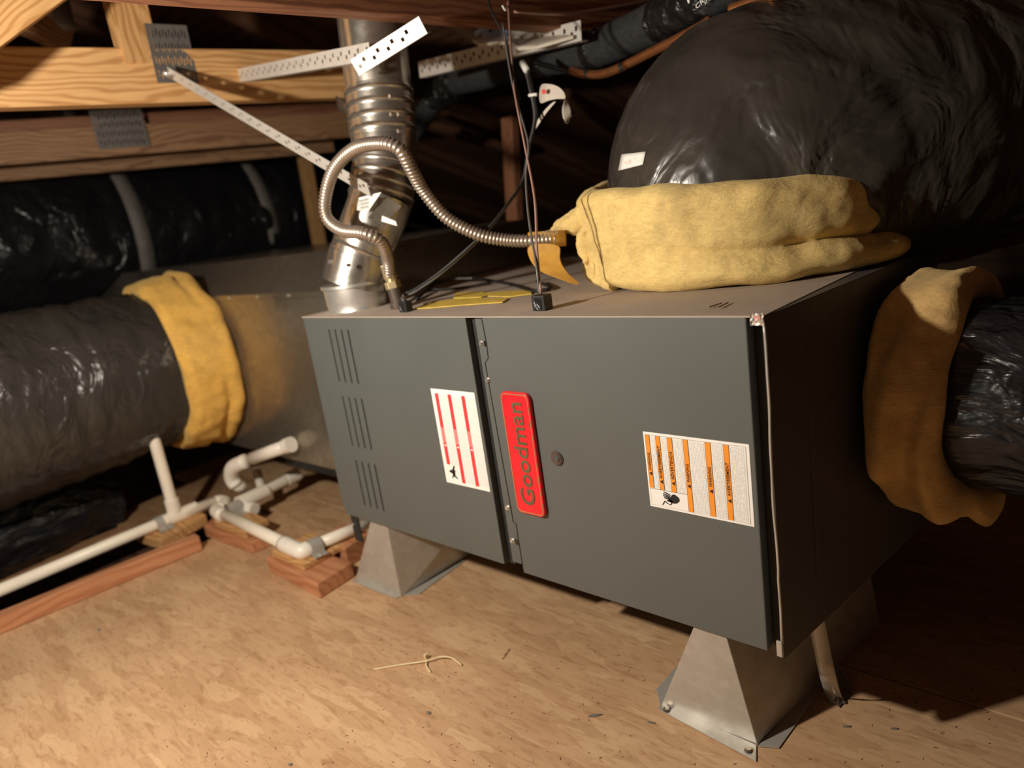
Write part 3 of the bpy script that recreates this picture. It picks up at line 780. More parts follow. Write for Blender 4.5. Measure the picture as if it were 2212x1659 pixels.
# top collar round the upright duct
TC = V(.680, .385, Z1)
def ex_top(a, t_):
    # a=0 -> +x ; sd -> +y ... crease along lower right, lower on the right side
    ca, sa = math.cos(a), math.sin(a)
    dr = -.020 * math.exp(-((t_ - .33) / .09) ** 2) * max(0, ca * .9 - sa * .35 - .15) + .010 * max(0, ca) * (t_ < .33)
    dl = -.032 * max(0, ca) * t_ - .018 * t_ * max(0, -sa)
    return dr, dl
topw = wool_ring('insulation_collar', TC + V(0, 0, .0045), (0, 0, 1), (1, 0, 0), .198, .240, .158,
                 'thick yellow fibreglass band wrapped round the upright black duct on the furnace', M['wool'], 280, 34, .007, ex_top)
# fluffy torn tip at its left end
def blob_path(pts, rads, name, mat, parent, amp, n=28):
    path = spline(pts, 8); m = len(path); rs = []
    for i in range(m):
        t_ = i / (m - 1) * (len(rads) - 1); k = min(int(t_), len(rads) - 2); rs.append(rads[k] + (rads[k + 1] - rads[k]) * (t_ - k))
    mb = MB().tube(path, rs, n, disp=lambda s_, a: 0)
    mb.v = [tuple(Vector(q) + noise.noise_vector(Vector(q) * 45) * amp + noise.noise_vector(Vector(q) * 140) * amp * .5) for q in mb.v]
    return mb.build(name, mat, parent, smooth='all')
blob_path([ony(1330, 450, .25), ony(1285, 460, .235), ony(1245, 480, .225), ony(1205, 497, .22), ony(1192, 500, .22)], [.028, .024, .020, .009, .002], 'torn_tuft', M['wool'], topw, .006)
blob_path([ony(1320, 470, .22), ony(1280, 500, .215), ony(1262, 530, .21), ony(1266, 562, .205), ony(1262, 572, .205)], [.028, .020, .015, .008, .002], 'torn_tuft', M['wool'], topw, .006)
blob_path([ony(1330, 600, .19), ony(1300, 602, .19), ony(1282, 590, .185), ony(1286, 570, .185)], [.018, .014, .009, .003], 'torn_tuft', M['wool'], topw, .005)
# left collar
LC = V(-.795, yp - .002, .425)
leftw = wool_ring('insulation_collar', LC, (0, -1, 0), (0, 0, 1), .205, .247, .135,
                  'orange yellow fibreglass band round the black duct at the left plenum', M['wool_left'], 160, 18, .010,
                  lambda a, t_: (-.022 * math.exp(-((t_ - .32) / .07) ** 2) * (.5 + .5 * math.sin(a * 2 + 1)) - .02 * t_, 0), seed=4)
# right collar
RC = V(.942, .333, .396)
def ex_r(a, t_):
    bot = max(0, -math.cos(a)); front = max(0, math.sin(a))
    return (.010 * math.sin(a * 7 + t_ * 5) * bot + .020 * bot * t_ + .008 * front * math.sin(t_ * 9 + a * 3), .02 * bot * bot * t_)
rightw = wool_ring('insulation_collar', RC, (1, -.10, 0), (0, 0, 1), .122, .157, .085,
                   'sagging yellow brown fibreglass band at the right of the return box', M['wool_right'], 160, 22, .009, ex_r, seed=9)

# ------------------------------------------------------------------ flex ducts in black film
def folds(seed, amp, fl, fa, tilt=.6):
    def f(s_, a):
        q = V(math.cos(a) * fa + seed, math.sin(a) * fa, s_ * fl + tilt * math.sin(a))
        n1 = noise.fractal(q, 1.0, 2.0, 3)
        r1 = 1 - abs(noise.noise(q * 1.7 + V(5, 5, 5))) * 2
        return amp * (n1 + .55 * max(0, r1) ** 3)
    return f
def duct(name, pts, rads, label, mat, seed, amp=.012, fl=7, fa=1.3, n=128, step=.008, tilt=.6, push=None):
    path = resample(spline(pts, 14), step); m = len(path); rs = []
    for i in range(m):
        t_ = i / (m - 1) * (len(rads) - 1); k = min(int(t_), len(rads) - 2); rs.append(rads[k] + (rads[k + 1] - rads[k]) * (t_ - k))
    o = MB().tube(path, rs, n, disp=folds(seed, amp, fl, fa, tilt), push=push).build(name, mat, None, smooth='all', loc=path[0])
    return tag(o, label, 'duct')
out_ = V(-.72, .0, .62).normalized()
up_d = duct('flex_duct', [V(.672, .385, Z1 + .01), V(.680, .385, .65), V(.708, .40, .70), V(.785, .46, .725), V(.90, .60, .735), V(1.06, .84, .75), V(1.5, 1.4, .78)],
            [.194, .204, .208, .214, .215, .215, .21], 'glossy black film flex duct rising from the furnace and bending right', M['plastic'], 1.0, .009, 10, .9, tilt=.6,
            push=lambda s_, d: .060 * math.exp(-((s_ - .185) / .075) ** 2) * max(0, d.dot(out_)) ** 2)
# small sticker laid on its surface
bpy.context.view_layer.update()
def on_surface(o, px, py, off=.0008):
    mi = o.matrix_world.inverted(); d = ray(px, py).normalized()
    ok, loc, nrm, _ = o.ray_cast(mi @ CAM, (mi.to_3x3() @ d).normalized())
    if not ok: return ony(px, py, .25), V(0, -1, 0)
    nrm = (o.matrix_world.to_3x3() @ nrm).normalized()
    if nrm.dot(d) > 0: nrm = -nrm
    return o.matrix_world @ loc + nrm * off, nrm
stk = MB(); nu, nv = 6, 4
q4 = ((1344, 334), (1396, 328), (1390, 356), (1337, 369))
for i in range(nu + 1):
    for j in range(nv + 1):
        a_, b_ = i / nu, j / nv
        px_ = (q4[0][0] * (1 - a_) + q4[1][0] * a_) * (1 - b_) + (q4[3][0] * (1 - a_) + q4[2][0] * a_) * b_
        py_ = (q4[0][1] * (1 - a_) + q4[1][1] * a_) * (1 - b_) + (q4[3][1] * (1 - a_) + q4[2][1] * a_) * b_
        stk.v.append(tuple(on_surface(up_d, px_, py_, .0012)[0]))
stk.f = [(i * (nv + 1) + j, i * (nv + 1) + j + 1, (i + 1) * (nv + 1) + j + 1, (i + 1) * (nv + 1) + j) for i in range(nu) for j in range(nv)]
stko = stk.build('sticker', M['white'], up_d, smooth='all', thick=.0005); stko['label'] = 'small white sticker with red upside down print'
A_, B_, C_, D_ = (on_surface(up_d, *p, .0045)[0] for p in (q4[3], q4[2], q4[1], q4[0]))
ux = (A_ - B_).normalized(); uz = (A_ - D_).normalized()
stx = text_part('RC 107-4(I)', (A_ - B_).length * .80, (A_ - D_).length * .36, C_ + (D_ - C_) * .10 + (B_ - C_) * .32, ux, uz, M['pink'], stko, 'sticker_print', .0004)
base_ = world_loc(stx)
for vv in stx.data.vertices:                                        # lay the print down on the curved sticker
    wp = vv.co + base_; mi = up_d.matrix_world.inverted(); dd_ = (wp - CAM).normalized()
    ok, loc, nrm, _ = up_d.ray_cast(mi @ CAM, dd_)
    if ok: vv.co = up_d.matrix_world @ loc - dd_ * .0022 - base_

left_d = duct('flex_duct', [LC + V(0, -.11, 0), LC + V(.0, -.22, -.0), LC + V(-.01, -.4, -.008), LC + V(-.02, -.62, -.01), LC + V(-.03, -.95, -.02)],
              [.202, .214, .222, .225, .225], 'big black film flex duct running from the left collar towards the viewer', M['plastic_dusty'], 3.0, .006, 16, 1.0, tilt=.4)
right_d = duct('flex_duct', [RC + V(.07, -.01, 0), RC + V(.13, -.015, 0), RC + V(.35, .0, -.01), RC + V(.9, .05, -.02)],
               [.120, .135, .15, .15], 'dark flex duct leaving the right collar towards the picture edge', M['plastic_far'], 5.0, .006, 8, 1.2)
low_d = duct('flex_duct', [V(-.99, -.15, .06), V(-.975, -.24, .085), V(-.94, -.42, .10), V(-.93, -.8, .10), V(-.95, -1.2, .10)], [.09, .12, .135, .135, .13],
             'low black film flex duct lying beside the white drain pipe', M['plastic_far'], 8.0, .010, 7, 1.3)
bg = []
p1, p2 = onx(-250, 540, -1.75), onx(760, 470, -1.75)
far_d = duct('flex_duct', [V(-1.9, -.9, .86), V(-1.9, -.2, .83), V(-1.88, .6, .80), V(-1.86, 1.05, .80), V(-1.84, 1.5, .78)], [.30, .31, .31, .30, .3],
             'large black film duct hung on grey straps in the left background', M['plastic_far'], 11.0, .014, 8, 1.4, n=96, step=.02)
for (pa, pb, lab_) in (((262, 352), (338, 600), 'grey webbing strap hanging round the background duct, left one'), ((545, 338), (612, 540), 'dim webbing strap round the background duct, near the timber post')):
    a = onx(*pa, -1.56); b_ = onx(*pb, -1.56)
    cc = V(-1.88, (a.y + b_.y) / 2, .81)
    pts = [V(-1.9 + .335 * math.cos(math.radians(t_)), a.y + (b_.y - a.y) * (90 - t_) / 150, .81 + .335 * math.sin(math.radians(t_))) for t_ in range(90, -80, -10)]
    pts = [V(pts[0].x, pts[0].y, min(1.45, roofz(pts[0].y) - .13))] + pts
    o = ribbon(pts, (0, 1, 0), .055, 'webbing_strap', M['strap'], th=.002, loc=pts[0]); tag(o, lab_, 'strap', 'straps round the background duct')

# ------------------------------------------------------------------ flue pipe
fl = thing('flue_pipe', (.05, .085, Z1), 'shiny round metal flue pipe with elbows rising from the furnace', 'pipe')
FY = .085
def cl(px, py): return ony(px, py, FY)
base = V(ony(770, 640, FY).x, FY, Z1)
ln = [base, V(base.x + .0, FY, ony(768, 612, FY).z), ony(778, 550, .10), ony(812, 465, .13), ony(832, 405, .155), ony(833, 350, .17), ony(826, 250, .185), ony(813, 150, .19), ony(804, 60, .195), ony(797, -20, .20)]
def seg(name, pts, rs, mat, n=40):
    return MB().tube(pts, rs, n).build(name, mat, fl, smooth=50)
r = .0575
seg('starter_collar', [ln[0], ln[0] + V(0, 0, .006), ln[0] + (ln[1] - ln[0]) * .3, ln[1] - V(0, 0, .002)], [r, r * .97, r, r * 1.02], M['galv_bright'])
a, b_ = ln[1], ln[2]
d1 = (b_ - a)
def beads(name, A, B, r, k=3, nb=4, mat=None):
    P_ = []; Rr = []
    steps = 40
    for i in range(steps + 1):
        t_ = i / steps; P_.append(A + (B - A) * t_)
        ph = (t_ * nb) % 1
        Rr.append(r * (1 + .035 * math.exp(-((ph - .5) / .10) ** 2)))
    return seg(name, P_, Rr, mat or M['pipe_metal'])
seg('pipe_rim', [ln[1] - V(0, 0, .003), ln[1] + V(0, 0, .003)], [r * 1.09, r * 1.09], M['galv_bright'])
seg('lower_elbow', [ln[1], ln[1] + d1 * .2, ln[1] + d1 * .9, ln[2] + d1 * .1], [r * 1.06, r * 1.05, r * 1.03, r * 1.0], M['pipe_metal'])
beads('elbow_gores', ln[2] - (ln[3] - ln[2]) * .15, ln[2] + (ln[3] - ln[2]) * .5, r * .98, nb=3)
seg('slanted_pipe', [ln[2] + (ln[3] - ln[2]) * .3, ln[3], ln[3] + (ln[4] - ln[3]) * .6], [r, r * 1.01, r], M['pipe_metal'])
beads('elbow_gores', ln[3] + (ln[4] - ln[3]) * .5, ln[5], r * 1.03, nb=4); r *= 1.06
seg('vertical_pipe', [ln[4] + (ln[5] - ln[4]) * .6, ln[5], ln[5] + (ln[6] - ln[5]) * .6], [r * .97, r * .98, r * .99], M['pipe_metal'])
a = ln[5] + (ln[6] - ln[5]) * .55; c_ = ln[7] + (ln[6] - ln[7]) * .4
beads('pipe_coupling', a, c_, r * 1.02, nb=4)
seg('vertical_pipe', [c_, ln[7], ln[8], ln[9], ln[9] + V(0, 0, .35)], [r * .985, r * .99, r, r, r], M['pipe_metal'])
# labels and foil on the elbow, screws
def patch(p4, mat, name, par=fl, y=.076):
    return MB().add([ony(px, py, y) for px, py in p4], [(0, 1, 2, 3)]).build(name, mat, par, thick=.0008)
pl_ = patch([(771, 428), (824, 415), (796, 456), (770, 454)], M['white'], 'paper_label', y=.072)
patch([(795, 470), (838, 425), (868, 445), (830, 488)], M['galv_dull'], 'foil_patch', y=.080)
patch([(826, 466), (855, 478), (858, 488), (824, 478)], M['white'], 'paper_label', y=.078)
for k in range(3):
    text_part('WARNING' if k == 0 else 'ATTENTION', .030, .0045, ony(775, 438 + k * 8, .069), V(1, 0, .05), V(0, 0, 1), M['ink'], pl_, 'label_print', .0004)
for px_, py_ in ((717, 565), (755, 572), (847, 208), (849, 247), (865, 247), (865, 283), (778, 258)):
    c = ony(px_, py_, .134 if py_ < 400 else .038); MB().tube([c, c + V(0, -.006, 0)], .0035, 8).build('screw', M['screw'], fl)

# ------------------------------------------------------------------ gas connector
gp = [(842, 592, .070), (838, 560, .060), (822, 520, .030), (785, 504, .008), (738, 497, .005), (706, 470, .005), (703, 425, .005), (722, 365, .005), (765, 322, .005), (820, 310, .008), (862, 322, .02), (888, 365, .04), (915, 412, .065), (965, 470, .09), (1030, 505, .12), (1090, 518, .15), (1150, 520, .17), (1222, 514, .205)]
path = resample(spline([ony(*q) for q in gp], 16), .00155)
gl = thing('gas_connector', ony(842, 660, .075), 'corrugated stainless gas hose looping over the flue pipe', 'hose')
MB().tube(path, [.0098 + .0013 * math.cos(i * math.pi * .5) for i in range(len(path))], 16).build('corrugated_hose', M['steel_flex'], gl, smooth='all')
f0 = ony(842, 592, .072)
def fit(z0, z1, r_, mat, name, n=6):
    a = f0 + (V(.196, .075, Z1) - f0) * z0; b_ = f0 + (V(.196, .075, Z1) - f0) * z1
    MB().tube([a, b_], r_, n).build(name, mat, gl, bevel=.001)
fit(-.28, .12, .0125, M['brass'], 'flare_nut', 6)
fit(.12, .30, .0105, M['brass'], 'fitting_neck', 16)
fit(.22, .42, .0145, M['brass'], 'hex_adapter', 6)
fit(.40, .85, .0125, M['iron'], 'iron_nipple', 18)
fit(.82, 1.0, .016, M['iron'], 'iron_coupling', 18)

# golden warning ribbon on the hose
rib = thing('warning_ribbon', ony(1175, 512, .18), 'golden plastic ribbon wrapped on the gas hose beside the wool', 'ribbon')
c0, c1 = ony(1142, 519, .172), ony(1222, 514, .205)
MB().tube([c0, c1], .0125, 16, cap=False).build('wrap', M['ribbon'], rib, smooth='all', thick=.0006)
rows = [((1134, 524), (1216, 524)), ((1136, 548), (1214, 545)), ((1144, 566), (1212, 558)), ((1158, 584), (1218, 574)), ((1186, 596), (1228, 590)), ((1222, 608), (1242, 603)), ((1250, 618), (1254, 612))]
m = MB(); 
for i, (a, b_) in enumerate(rows): m.v += [tuple(ony(*a, .158 - .004 * i)), tuple(ony(*b_, .185 - .006 * i))]
m.f = [(2 * i, 2 * i + 1, 2 * i + 3, 2 * i + 2) for i in range(len(rows) - 1)]
m.build('tail', M['ribbon'], rib, smooth='all', thick=.0006, subd=2)
text_part('ADVERTENCIA', .030, .009, ony(1168, 513, .158) + V(0, 0, -.0), V(1, .3, .06), V(0, 0, 1), M['bronze'], rib, 'ribbon_print', .0003)

# yellow torn labels and cables lying on the top panel
for (poly, lab_) in (([(985, 634), (1040, 630), (1055, 638), (1040, 643), (980, 645)], 'bright yellow torn label scrap on the furnace top, left piece'),
                     ([(1048, 633), (1146, 627), (1148, 636), (1100, 642), (1055, 641)], 'bright yellow torn label scrap on the furnace top, right piece'),
                     ([(893, 668), (930, 655), (985, 646), (1098, 645), (1085, 654), (1000, 660), (930, 666)], 'long creased yellow label strip along the furnace front edge')):
    ps = [onz(x, y, Z1 + .0012) for x, y in poly]
    o = MB().prism(ps, V(0, 0, .0012)).build('label_scrap', M['yellowtape'], loc=ps[0]); tag(o, lab_, 'label', 'torn yellow labels on the furnace top')
def cable(name, pts, r_, mat, label, cat='wire', n=8, parent=None):
    path = spline(pts, 8)
    o = MB().tube(path, r_, n).build(name, mat, parent, smooth='all', loc=None if parent else path[0])
    if label: tag(o, label, cat)
    return o
cable('black_cable', [onz(900, 646, Z1 + .004), onz(945, 610, Z1 + .012), onz(1000, 600, Z1 + .010), onz(1060, 606, Z1 + .006), onz(1110, 616, Z1 + .004), onz(1150, 628, Z1 + .004), onz(1190, 622, Z1 + .004), onz(1160, 608, Z1 + .006)], .003, M['black'], 'black cable lying across the furnace top behind the yellow scraps', 'cable')
cable('grey_wire', [onz(935, 607, Z1 + .014), onz(985, 602, Z1 + .014), onz(1020, 601, Z1 + .013)], .0022, M['greywire'], 'short grey wire lying on the black cable')
cable('black_cable', [onz(880, 655, Z1 + .004), onz(925, 628, Z1 + .006), onz(990, 622, Z1 + .005), onz(1060, 612, Z1 + .004)], .0022, M['black'], 'thin black cable on the furnace top beside the cable bushing', 'cable')

# bushings where the wires enter
def bushing(px, py, s, label):
    c = onz(px, py, Z1 + .001)
    t = thing('cable_bushing', c, label, 'bushing')
    MB().box(c.x - s, c.x + s, c.y - s * .8, c.y + s * .8, Z1 + .0005, Z1 + s * 1.9).build('shell', M['black'], t, bevel=.0012)
    MB().box(c.x - s * .6, c.x + s * .6, c.y - s * .9, c.y - s * .8, Z1 + .002, Z1 + s * 1.6).build('latch', M['tape'], t, bevel=.0006)
    return c + V(0, 0, s * 1.9)
b1 = bushing(1173, 668, .0115, 'square black bushing where the twisted wires enter the furnace top')
b2 = bushing(878, 672, .0095, 'small black bushing beside the iron gas fitting')

# hanging wires from the near timber
bx = .262
def bm(px, py): return onx(px, py, bx)
w0 = onx(1098, 12, .292)
wr1 = cable('brown_wire', [onx(1098, -10, .292), w0, ony(1105, 120, .26), ony(1112, 200, .20), ony(1135, 320, .14), ony(1155, 430, .09), ony(1160, 540, .06), b1], .0019, M['pinkwire'], 'brown wire hanging from the reddish timber to the square bushing')
cable('grey_wire', [ony(1086, 50, .27), ony(1103, 160, .22), ony(1118, 225, .19), ony(1141, 310, .14), ony(1136, 380, .12), ony(1142, 470, .08), ony(1158, 570, .05), b1 + V(-.003, 0, 0)], .0017, M['greywire'], 'grey wire twisted beside the brown one into the square bushing')
cable('thin_wire', [onx(1052, -20, .27), ony(1062, 25, .27), ony(1090, 80, .26), ony(1103, 140, .235), ony(1122, 215, .20)], .0019, M['black'], 'loose dark wire end hanging beside the brown wire')
cable('brown_wire', [onx(1112, 24, .297), onx(1180, 29, .304), onx(1250, 27, .312), onx(1330, 15, .322), onx(1440, -6, .335)], .0036, M['pinkwire'], 'pinkish wire stapled along the reddish timber at the top')
cable('staple_wire', [onx(1085, 12, .296), onx(1092, 22, .296), onx(1096, 12, .296)], .0016, M['white'], 'tiny white staple where the wires leave the timber', 'staple')
# black twin cord to the small bushing
pc_ = thing('power_cord', b2, 'black twin cord running diagonally from the paper tag to the small bushing', 'cord')
for k, dx in enumerate((-.0025, .0025)):
    cable('strand', [p + V(dx, 0, dx) for p in [ony(1128, 130, .62), ony(1136, 150, .50), ony(1146, 185, .36), ony(1157, 250, .32), ony(1143, 320, .29), ony(1130, 390, .24), ony(1090, 450, .18), ony(1040, 510, .14), ony(960, 582, .10), ony(900, 625, .08), ony(872, 638, .07), b2 + V(0, 0, .002)]], .0025, M['black'] if k else M['greywire'], None, parent=pc_)
sp = thing('splice', ony(1132, 140, .355), 'clear shrink splice at the top of the black cord', 'splice')
MB().tube([ony(1129, 136, .48), ony(1138, 152, .46)], .0065, 10).build('shrink_sleeve', M['white'], sp, smooth='all')
MB().tube([ony(1143, 206, .335), ony(1160, 204, .335)], .003, 8).build('tie_band', M['white'], sp, smooth='all')
# paper tag
tg = thing('paper_tag', ony(1165, 200, .33), 'curled paper tag with a red dot hanging on the black cord', 'tag')
m = MB(); rows = [((1164, 178), (1163, 232)), ((1180, 178), (1178, 221)), ((1198, 181), (1196, 216)), ((1212, 189), (1212, 214)), ((1222, 204), (1222, 216))]
for i, (a, b_) in enumerate(rows): m.v += [tuple(ony(*a, .33 + .012 * math.sin(i))), tuple(ony(*b_, .325 + .012 * math.sin(i)))]
m.f = [(2 * i, 2 * i + 2, 2 * i + 3, 2 * i + 1) for i in range(4)]
m.build('tag_sheet', M['paper'], tg, smooth='all', thick=.0006, subd=2)
m = MB(); rows = [((1222, 210), (1224, 212)), ((1212, 234), (1232, 228)), ((1214, 252), (1237, 240)), ((1219, 264), (1233, 256)), ((1224, 268), (1226, 269))]
for i, (a, b_) in enumerate(rows): m.v += [tuple(ony(*a, .33)), tuple(ony(*b_, .345))]
m.f = [(2 * i, 2 * i + 2, 2 * i + 3, 2 * i + 1) for i in range(4)]
m.build('tag_flap', M['paper'], tg, smooth='all', thick=.0006, subd=1)
m = MB(); rows = [((1196, 218), (1206, 216)), ((1178, 234), (1190, 232)), ((1162, 256), (1172, 256)), ((1149, 282), (1155, 285))]
for i, (a, b_) in enumerate(rows): m.v += [tuple(ony(*a, .335)), tuple(ony(*b_, .335))]
m.f = [(2 * i, 2 * i + 2, 2 * i + 3, 2 * i + 1) for i in range(3)]
m.build('tag_loop', M['paper'], tg, smooth='all', thick=.0006, subd=1)
c = ony(1175, 198, .326); MB().tube([c, c + V(0, -.001, 0)], .0042, 16).build('red_dot', M['labelred'], tg)

# ------------------------------------------------------------------ slotted steel angles
def angle_iron(P0, P1, up, wdt, label, name='slotted_angle', flip=1, w2=None):
    L = (Vector(P1) - Vector(P0)).length; Mx = frame_of(P0, P1, up)
    pitch = .030; n = int(L / pitch); hs = wdt * .22
    xs = [0.0]; kinds = [None]
    x = .008
    while x + .022 < L:
        xs += [x, x + .0060, x + .0115, x + .0175]; x += pitch
    xs.append(L)
    ys = [0, wdt * .26, wdt * .50, wdt * .76, wdt]
    hole = lambda i, j: ((i - 1) % 4 == 0 and j == 1 or (i - 1) % 4 == 2 and j == 2) and 0 < i < len(xs) - 2
    m = MB()
    # face flange lies in local X-Z, second flange in local X-Y
    Rz = Matrix(((1, 0, 0, 0), (0, 0, -1 * flip, 0), (0, 1, 0, 0), (0, 0, 0, 1)))
    m.cells(xs, ys, hole, .0015, Rz)
    w2 = w2 or wdt
    m.cells(xs, [0, w2 * .3, w2 * .55, w2 * .75, w2], hole, .0015, Matrix.Identity(4))
    o = m.build(name, M['angle'], None, frame=Mx)
    return tag(o, label, 'angle iron', 'slotted steel angles')
pa = onx(352, 150, -.378)
angle_iron(onx(372, 170, -.372), ony(800, 424, .066), (0, -.45, 1), .026, 'long slotted steel angle slanting from the nail plate down to the flue elbow', w2=.020)
angle_iron(onx(518, 176, -.370), ony(800, 128, .112), (0, 0, 1), .026, 'slotted steel angle from the bright chord to the top of the flue pipe', w2=.02)
angle_iron(ony(775, 162, .100), ony(922, 70, .15), (0, -.3, 1), .026, 'slotted steel angle rising right from the flue pipe to the reddish timber', w2=.02)
angle_iron(ony(907, 167, .54), ony(1256, 86, .50), (0, 0, 1), .034, 'pale slotted steel angle under the white tray', w2=.02)
MB_ = MB().tube([onx(352, 155, -.366), onx(372, 165, -.366)], .006, 10).build('lag_screw', M['screw'], tA, smooth='all')
# short galvanised strip behind the flue
o = ribbon([ony(728, 222, .22), ony(775, 250, .22)], (0, 0, 1), .028, 'metal_strap', M['galv_dull'], th=.0015, loc=ony(728, 222, .22)); tag(o, 'short dull metal strap left of the upper flue pipe', 'strap')

# white tray with blue box
tr = thing('drain_tray', ony(1130, 100, .49), 'small white plastic tray holding a pale blue box under the timber', 'tray')
MB().prism([ony(1022, 92, .50), ony(1035, 101, .47), ony(1102, 96, .46), ony(1102, 84, .54), ony(1060, 86, .56)], V(0, 0, .007)).build('tray_lip', M['pvc_white'], tr, bevel=.002)
MB().prism([ony(1104, 98, .47), ony(1120, 110, .46), ony(1160, 107, .46), ony(1240, 84, .49), ony(1200, 80, .56), ony(1104, 80, .56)], V(0, 0, .007)).build('tray_body', M['ivory'], tr, bevel=.002)
MB().prism([ony(1038, 40, .53), ony(1090, 40, .53), ony(1090, 88, .53), ony(1042, 93, .53)][::-1], V(0, .05, 0)).build('blue_box', M['blue'], tr, bevel=.003)
MB().prism([ony(1100, 45, .54), ony(1168, 45, .54), ony(1168, 86, .54), ony(1100, 84, .54)][::-1], V(0, .04, 0)).build('dark_cover', M['strap'], tr, bevel=.002)
MB().tube([ony(1028, 74, .50), ony(1040, 63, .50), ony(1048, 66, .50)], .006, 8).build('blue_clip', M['blue'], tr, smooth='all')
MB().prism([ony(1056, 50, .529), ony(1061, 50, .529), ony(1061, 70, .529), ony(1056, 70, .529)][::-1], V(0, .003, 0)).build('box_mark', M['ink'], tr)

# ------------------------------------------------------------------ insulated refrigerant line
ls = thing('refrigerant_line', ony(1300, 90, .25), 'thick black foam covered line with tape, crossing above the wires', 'pipe')
lp_ = [ony(860, 340, .85), ony(905, 265, .84), ony(965, 190, .80), ony(1040, 165, .74), ony(1150, 133, .68), ony(1260, 115, .62), ony(1360, 76, .57), ony(1470, 22, .52), ony(1600, -50, .46)]
path = resample(spline(lp_, 14), .006)
LR = [.030 + .008 * min(1, i / len(path)) for i in range(len(path))]
MB().tube(path, LR, 28, disp=lambda s_, a: .0014 * noise.noise(V(s_ * 18, math.cos(a), math.sin(a)))).build('foam_sleeve', M['blackfoam'], ls, smooth='all')
def band(k0, k1, extra, mat, name, amp=.002):
    pp = path[int(k0 * len(path)):int(k1 * len(path)) + 1]
    if len(pp) < 2: return
    pp = resample(pp, .0025)
    MB().tube(pp, .0315 + .008 * k0 + extra, 28, disp=lambda s_, a: amp * noise.noise(V(s_ * 60, math.cos(a) * 2, math.sin(a) * 2))).build(name, mat, ls, smooth='all')
band(.56, .60, .002, M['tape'], 'tape_band'); band(.71, .725, .0012, M['tape'], 'tape_band', .0005); band(.86, .955, .003, M['tape'], 'tape_band', .006)
band(.20, .30, .004, M['tape'], 'tape_band', .012)
cu = [ony(1235, 153, .60), ony(1262, 160, .57), ony(1300, 160, .55), ony(1340, 146, .53), ony(1420, 106, .50), ony(1500, 65, .47), ony(1535, 44, .46)]
cable('copper_pipe', cu, .0085, M['copper'], None, parent=ls, n=12)
cable('copper_pipe', [ony(1580, 20, .44), ony(1610, 9, .43), ony(1680, -25, .40)], .0085, M['copper'], None, parent=ls, n=12)
for px_, py_, yy_ in ((1272, 161, .565), (1345, 144, .528)):
    c = ony(px_, py_, yy_); MB().tube([c + V(-.004, 0, 0), c + V(.004, 0, .001)], .0105, 12).build('zip_band', M['black'], ls)
for k, (a_, t_) in enumerate((((1487, 8), 'R'), ((1505, 20), 'CR'), ((1524, 10), 'INS'))):
    text_part(t_, .02, .007, ony(*a_, .43), V(1, -.4, .3), V(-.3, 0, 1), M['white'], ls, 'tape_print', .0003)

# ------------------------------------------------------------------ PVC drain on blocks
pz = .062
def pv(x, y, z=pz): return onz(x, y, z)
pr = .0138
dr = thing('drain_pipe', pv(200, 1190), 'long cream PVC drain pipe with a vent riser at left', 'pipe')
P0, P1, P2 = pv(-60, 1300), pv(345, 1130), pv(465, 1083)
MB().tube([P0, P1, P2], pr, 20).build('pipe_run', M['pvc'], dr, smooth='all')
T = pv(380, 1115)
d = (P2 - P0).normalized()
MB().tube([pv(352, 1127), pv(425, 1097)], pr * 1.28, 20).build('tee_body', M['pvc'], dr, smooth=40)
rt = ony(334, 945, T.y); rt = V(T.x - .004, T.y, rt.z)
MB().tube([T, T + (rt - T) * .22], pr * 1.28, 20).build('tee_branch', M['pvc'], dr, smooth=40)
MB().tube([T, rt], pr * 1.02, 20).build('vent_riser', M['pvc'], dr, smooth=40)
MB().tube(spline([pv(455, 1087), pv(474, 1080), pv(488, 1083), pv(482, 1094)], 6), pr * .98, 16).build('elbow', M['pvc'], dr, smooth='all')
# second run: from beneath the furnace to the corner and back
d2 = thing('drain_pipe', pv(560, 1150), 'cream PVC drain pipe bending in front of the left stand', 'pipe')
c1 = pv(468, 1103); c2 = pv(640, 1187); c3 = pv(672, 1184); c4 = pv(800, 1128)
MB().tube(spline([pv(482, 1096), c1, pv(480, 1113)], 6) , pr * 1.25, 18).build('elbow', M['pvc'], d2, smooth='all')
MB().tube([c1, c2], pr, 20).build('pipe_run', M['pvc'], d2, smooth='all')
MB().tube(spline([pv(612, 1174), c2, pv(655, 1190), pv(680, 1178)], 6), pr * 1.28, 20).build('elbow', M['pvc_white'], d2, smooth='all')
MB().tube([pv(676, 1180), c4], pr * .95, 20).build('pipe_run', M['pvc'], d2, smooth='all')
# third: trap assembly out of the plenum
d3 = thing('drain_trap', pv(560, 1040), 'cream PVC trap assembly with capped stub below the left plenum', 'pipe')
zz = .085
def q3(x, y, z): return onz(x, y, z)
a = ony(618, 964, .100); b_ = ony(545, 990, .070); c_ = ony(503, 1010, .05); e_ = ony(500, 1032, .05); g_ = q3(530, 1056, .066); h_ = q3(520, 1088, .064)
MB().tube([a, b_], pr * 1.15, 18).build('pipe_run', M['pvc_white'], d3, smooth='all')
MB().tube([a + (b_ - a) * .0, a + (b_ - a) * -.15], pr * 1.4, 18).build('socket', M['pvc_white'], d3, smooth=40)
MB().tube(spline([ony(530, 996, .065), c_, e_, ony(510, 1048, .055)], 8), pr * 1.35, 18).build('elbow', M['pvc_white'], d3, smooth='all')
MB().tube([ony(509, 1046, .055), g_], pr * 1.1, 18).build('pipe_run', M['pvc'], d3, smooth='all')
MB().tube([q3(515, 1088, .064), q3(575, 1060, .064)], pr * 1.35, 18).build('tee_body', M['pvc'], d3, smooth=40)
MB().tube([q3(560, 1066, .064), q3(632, 1030, .064)], pr * 1.0, 18).build('stub', M['pvc'], d3, smooth=40)
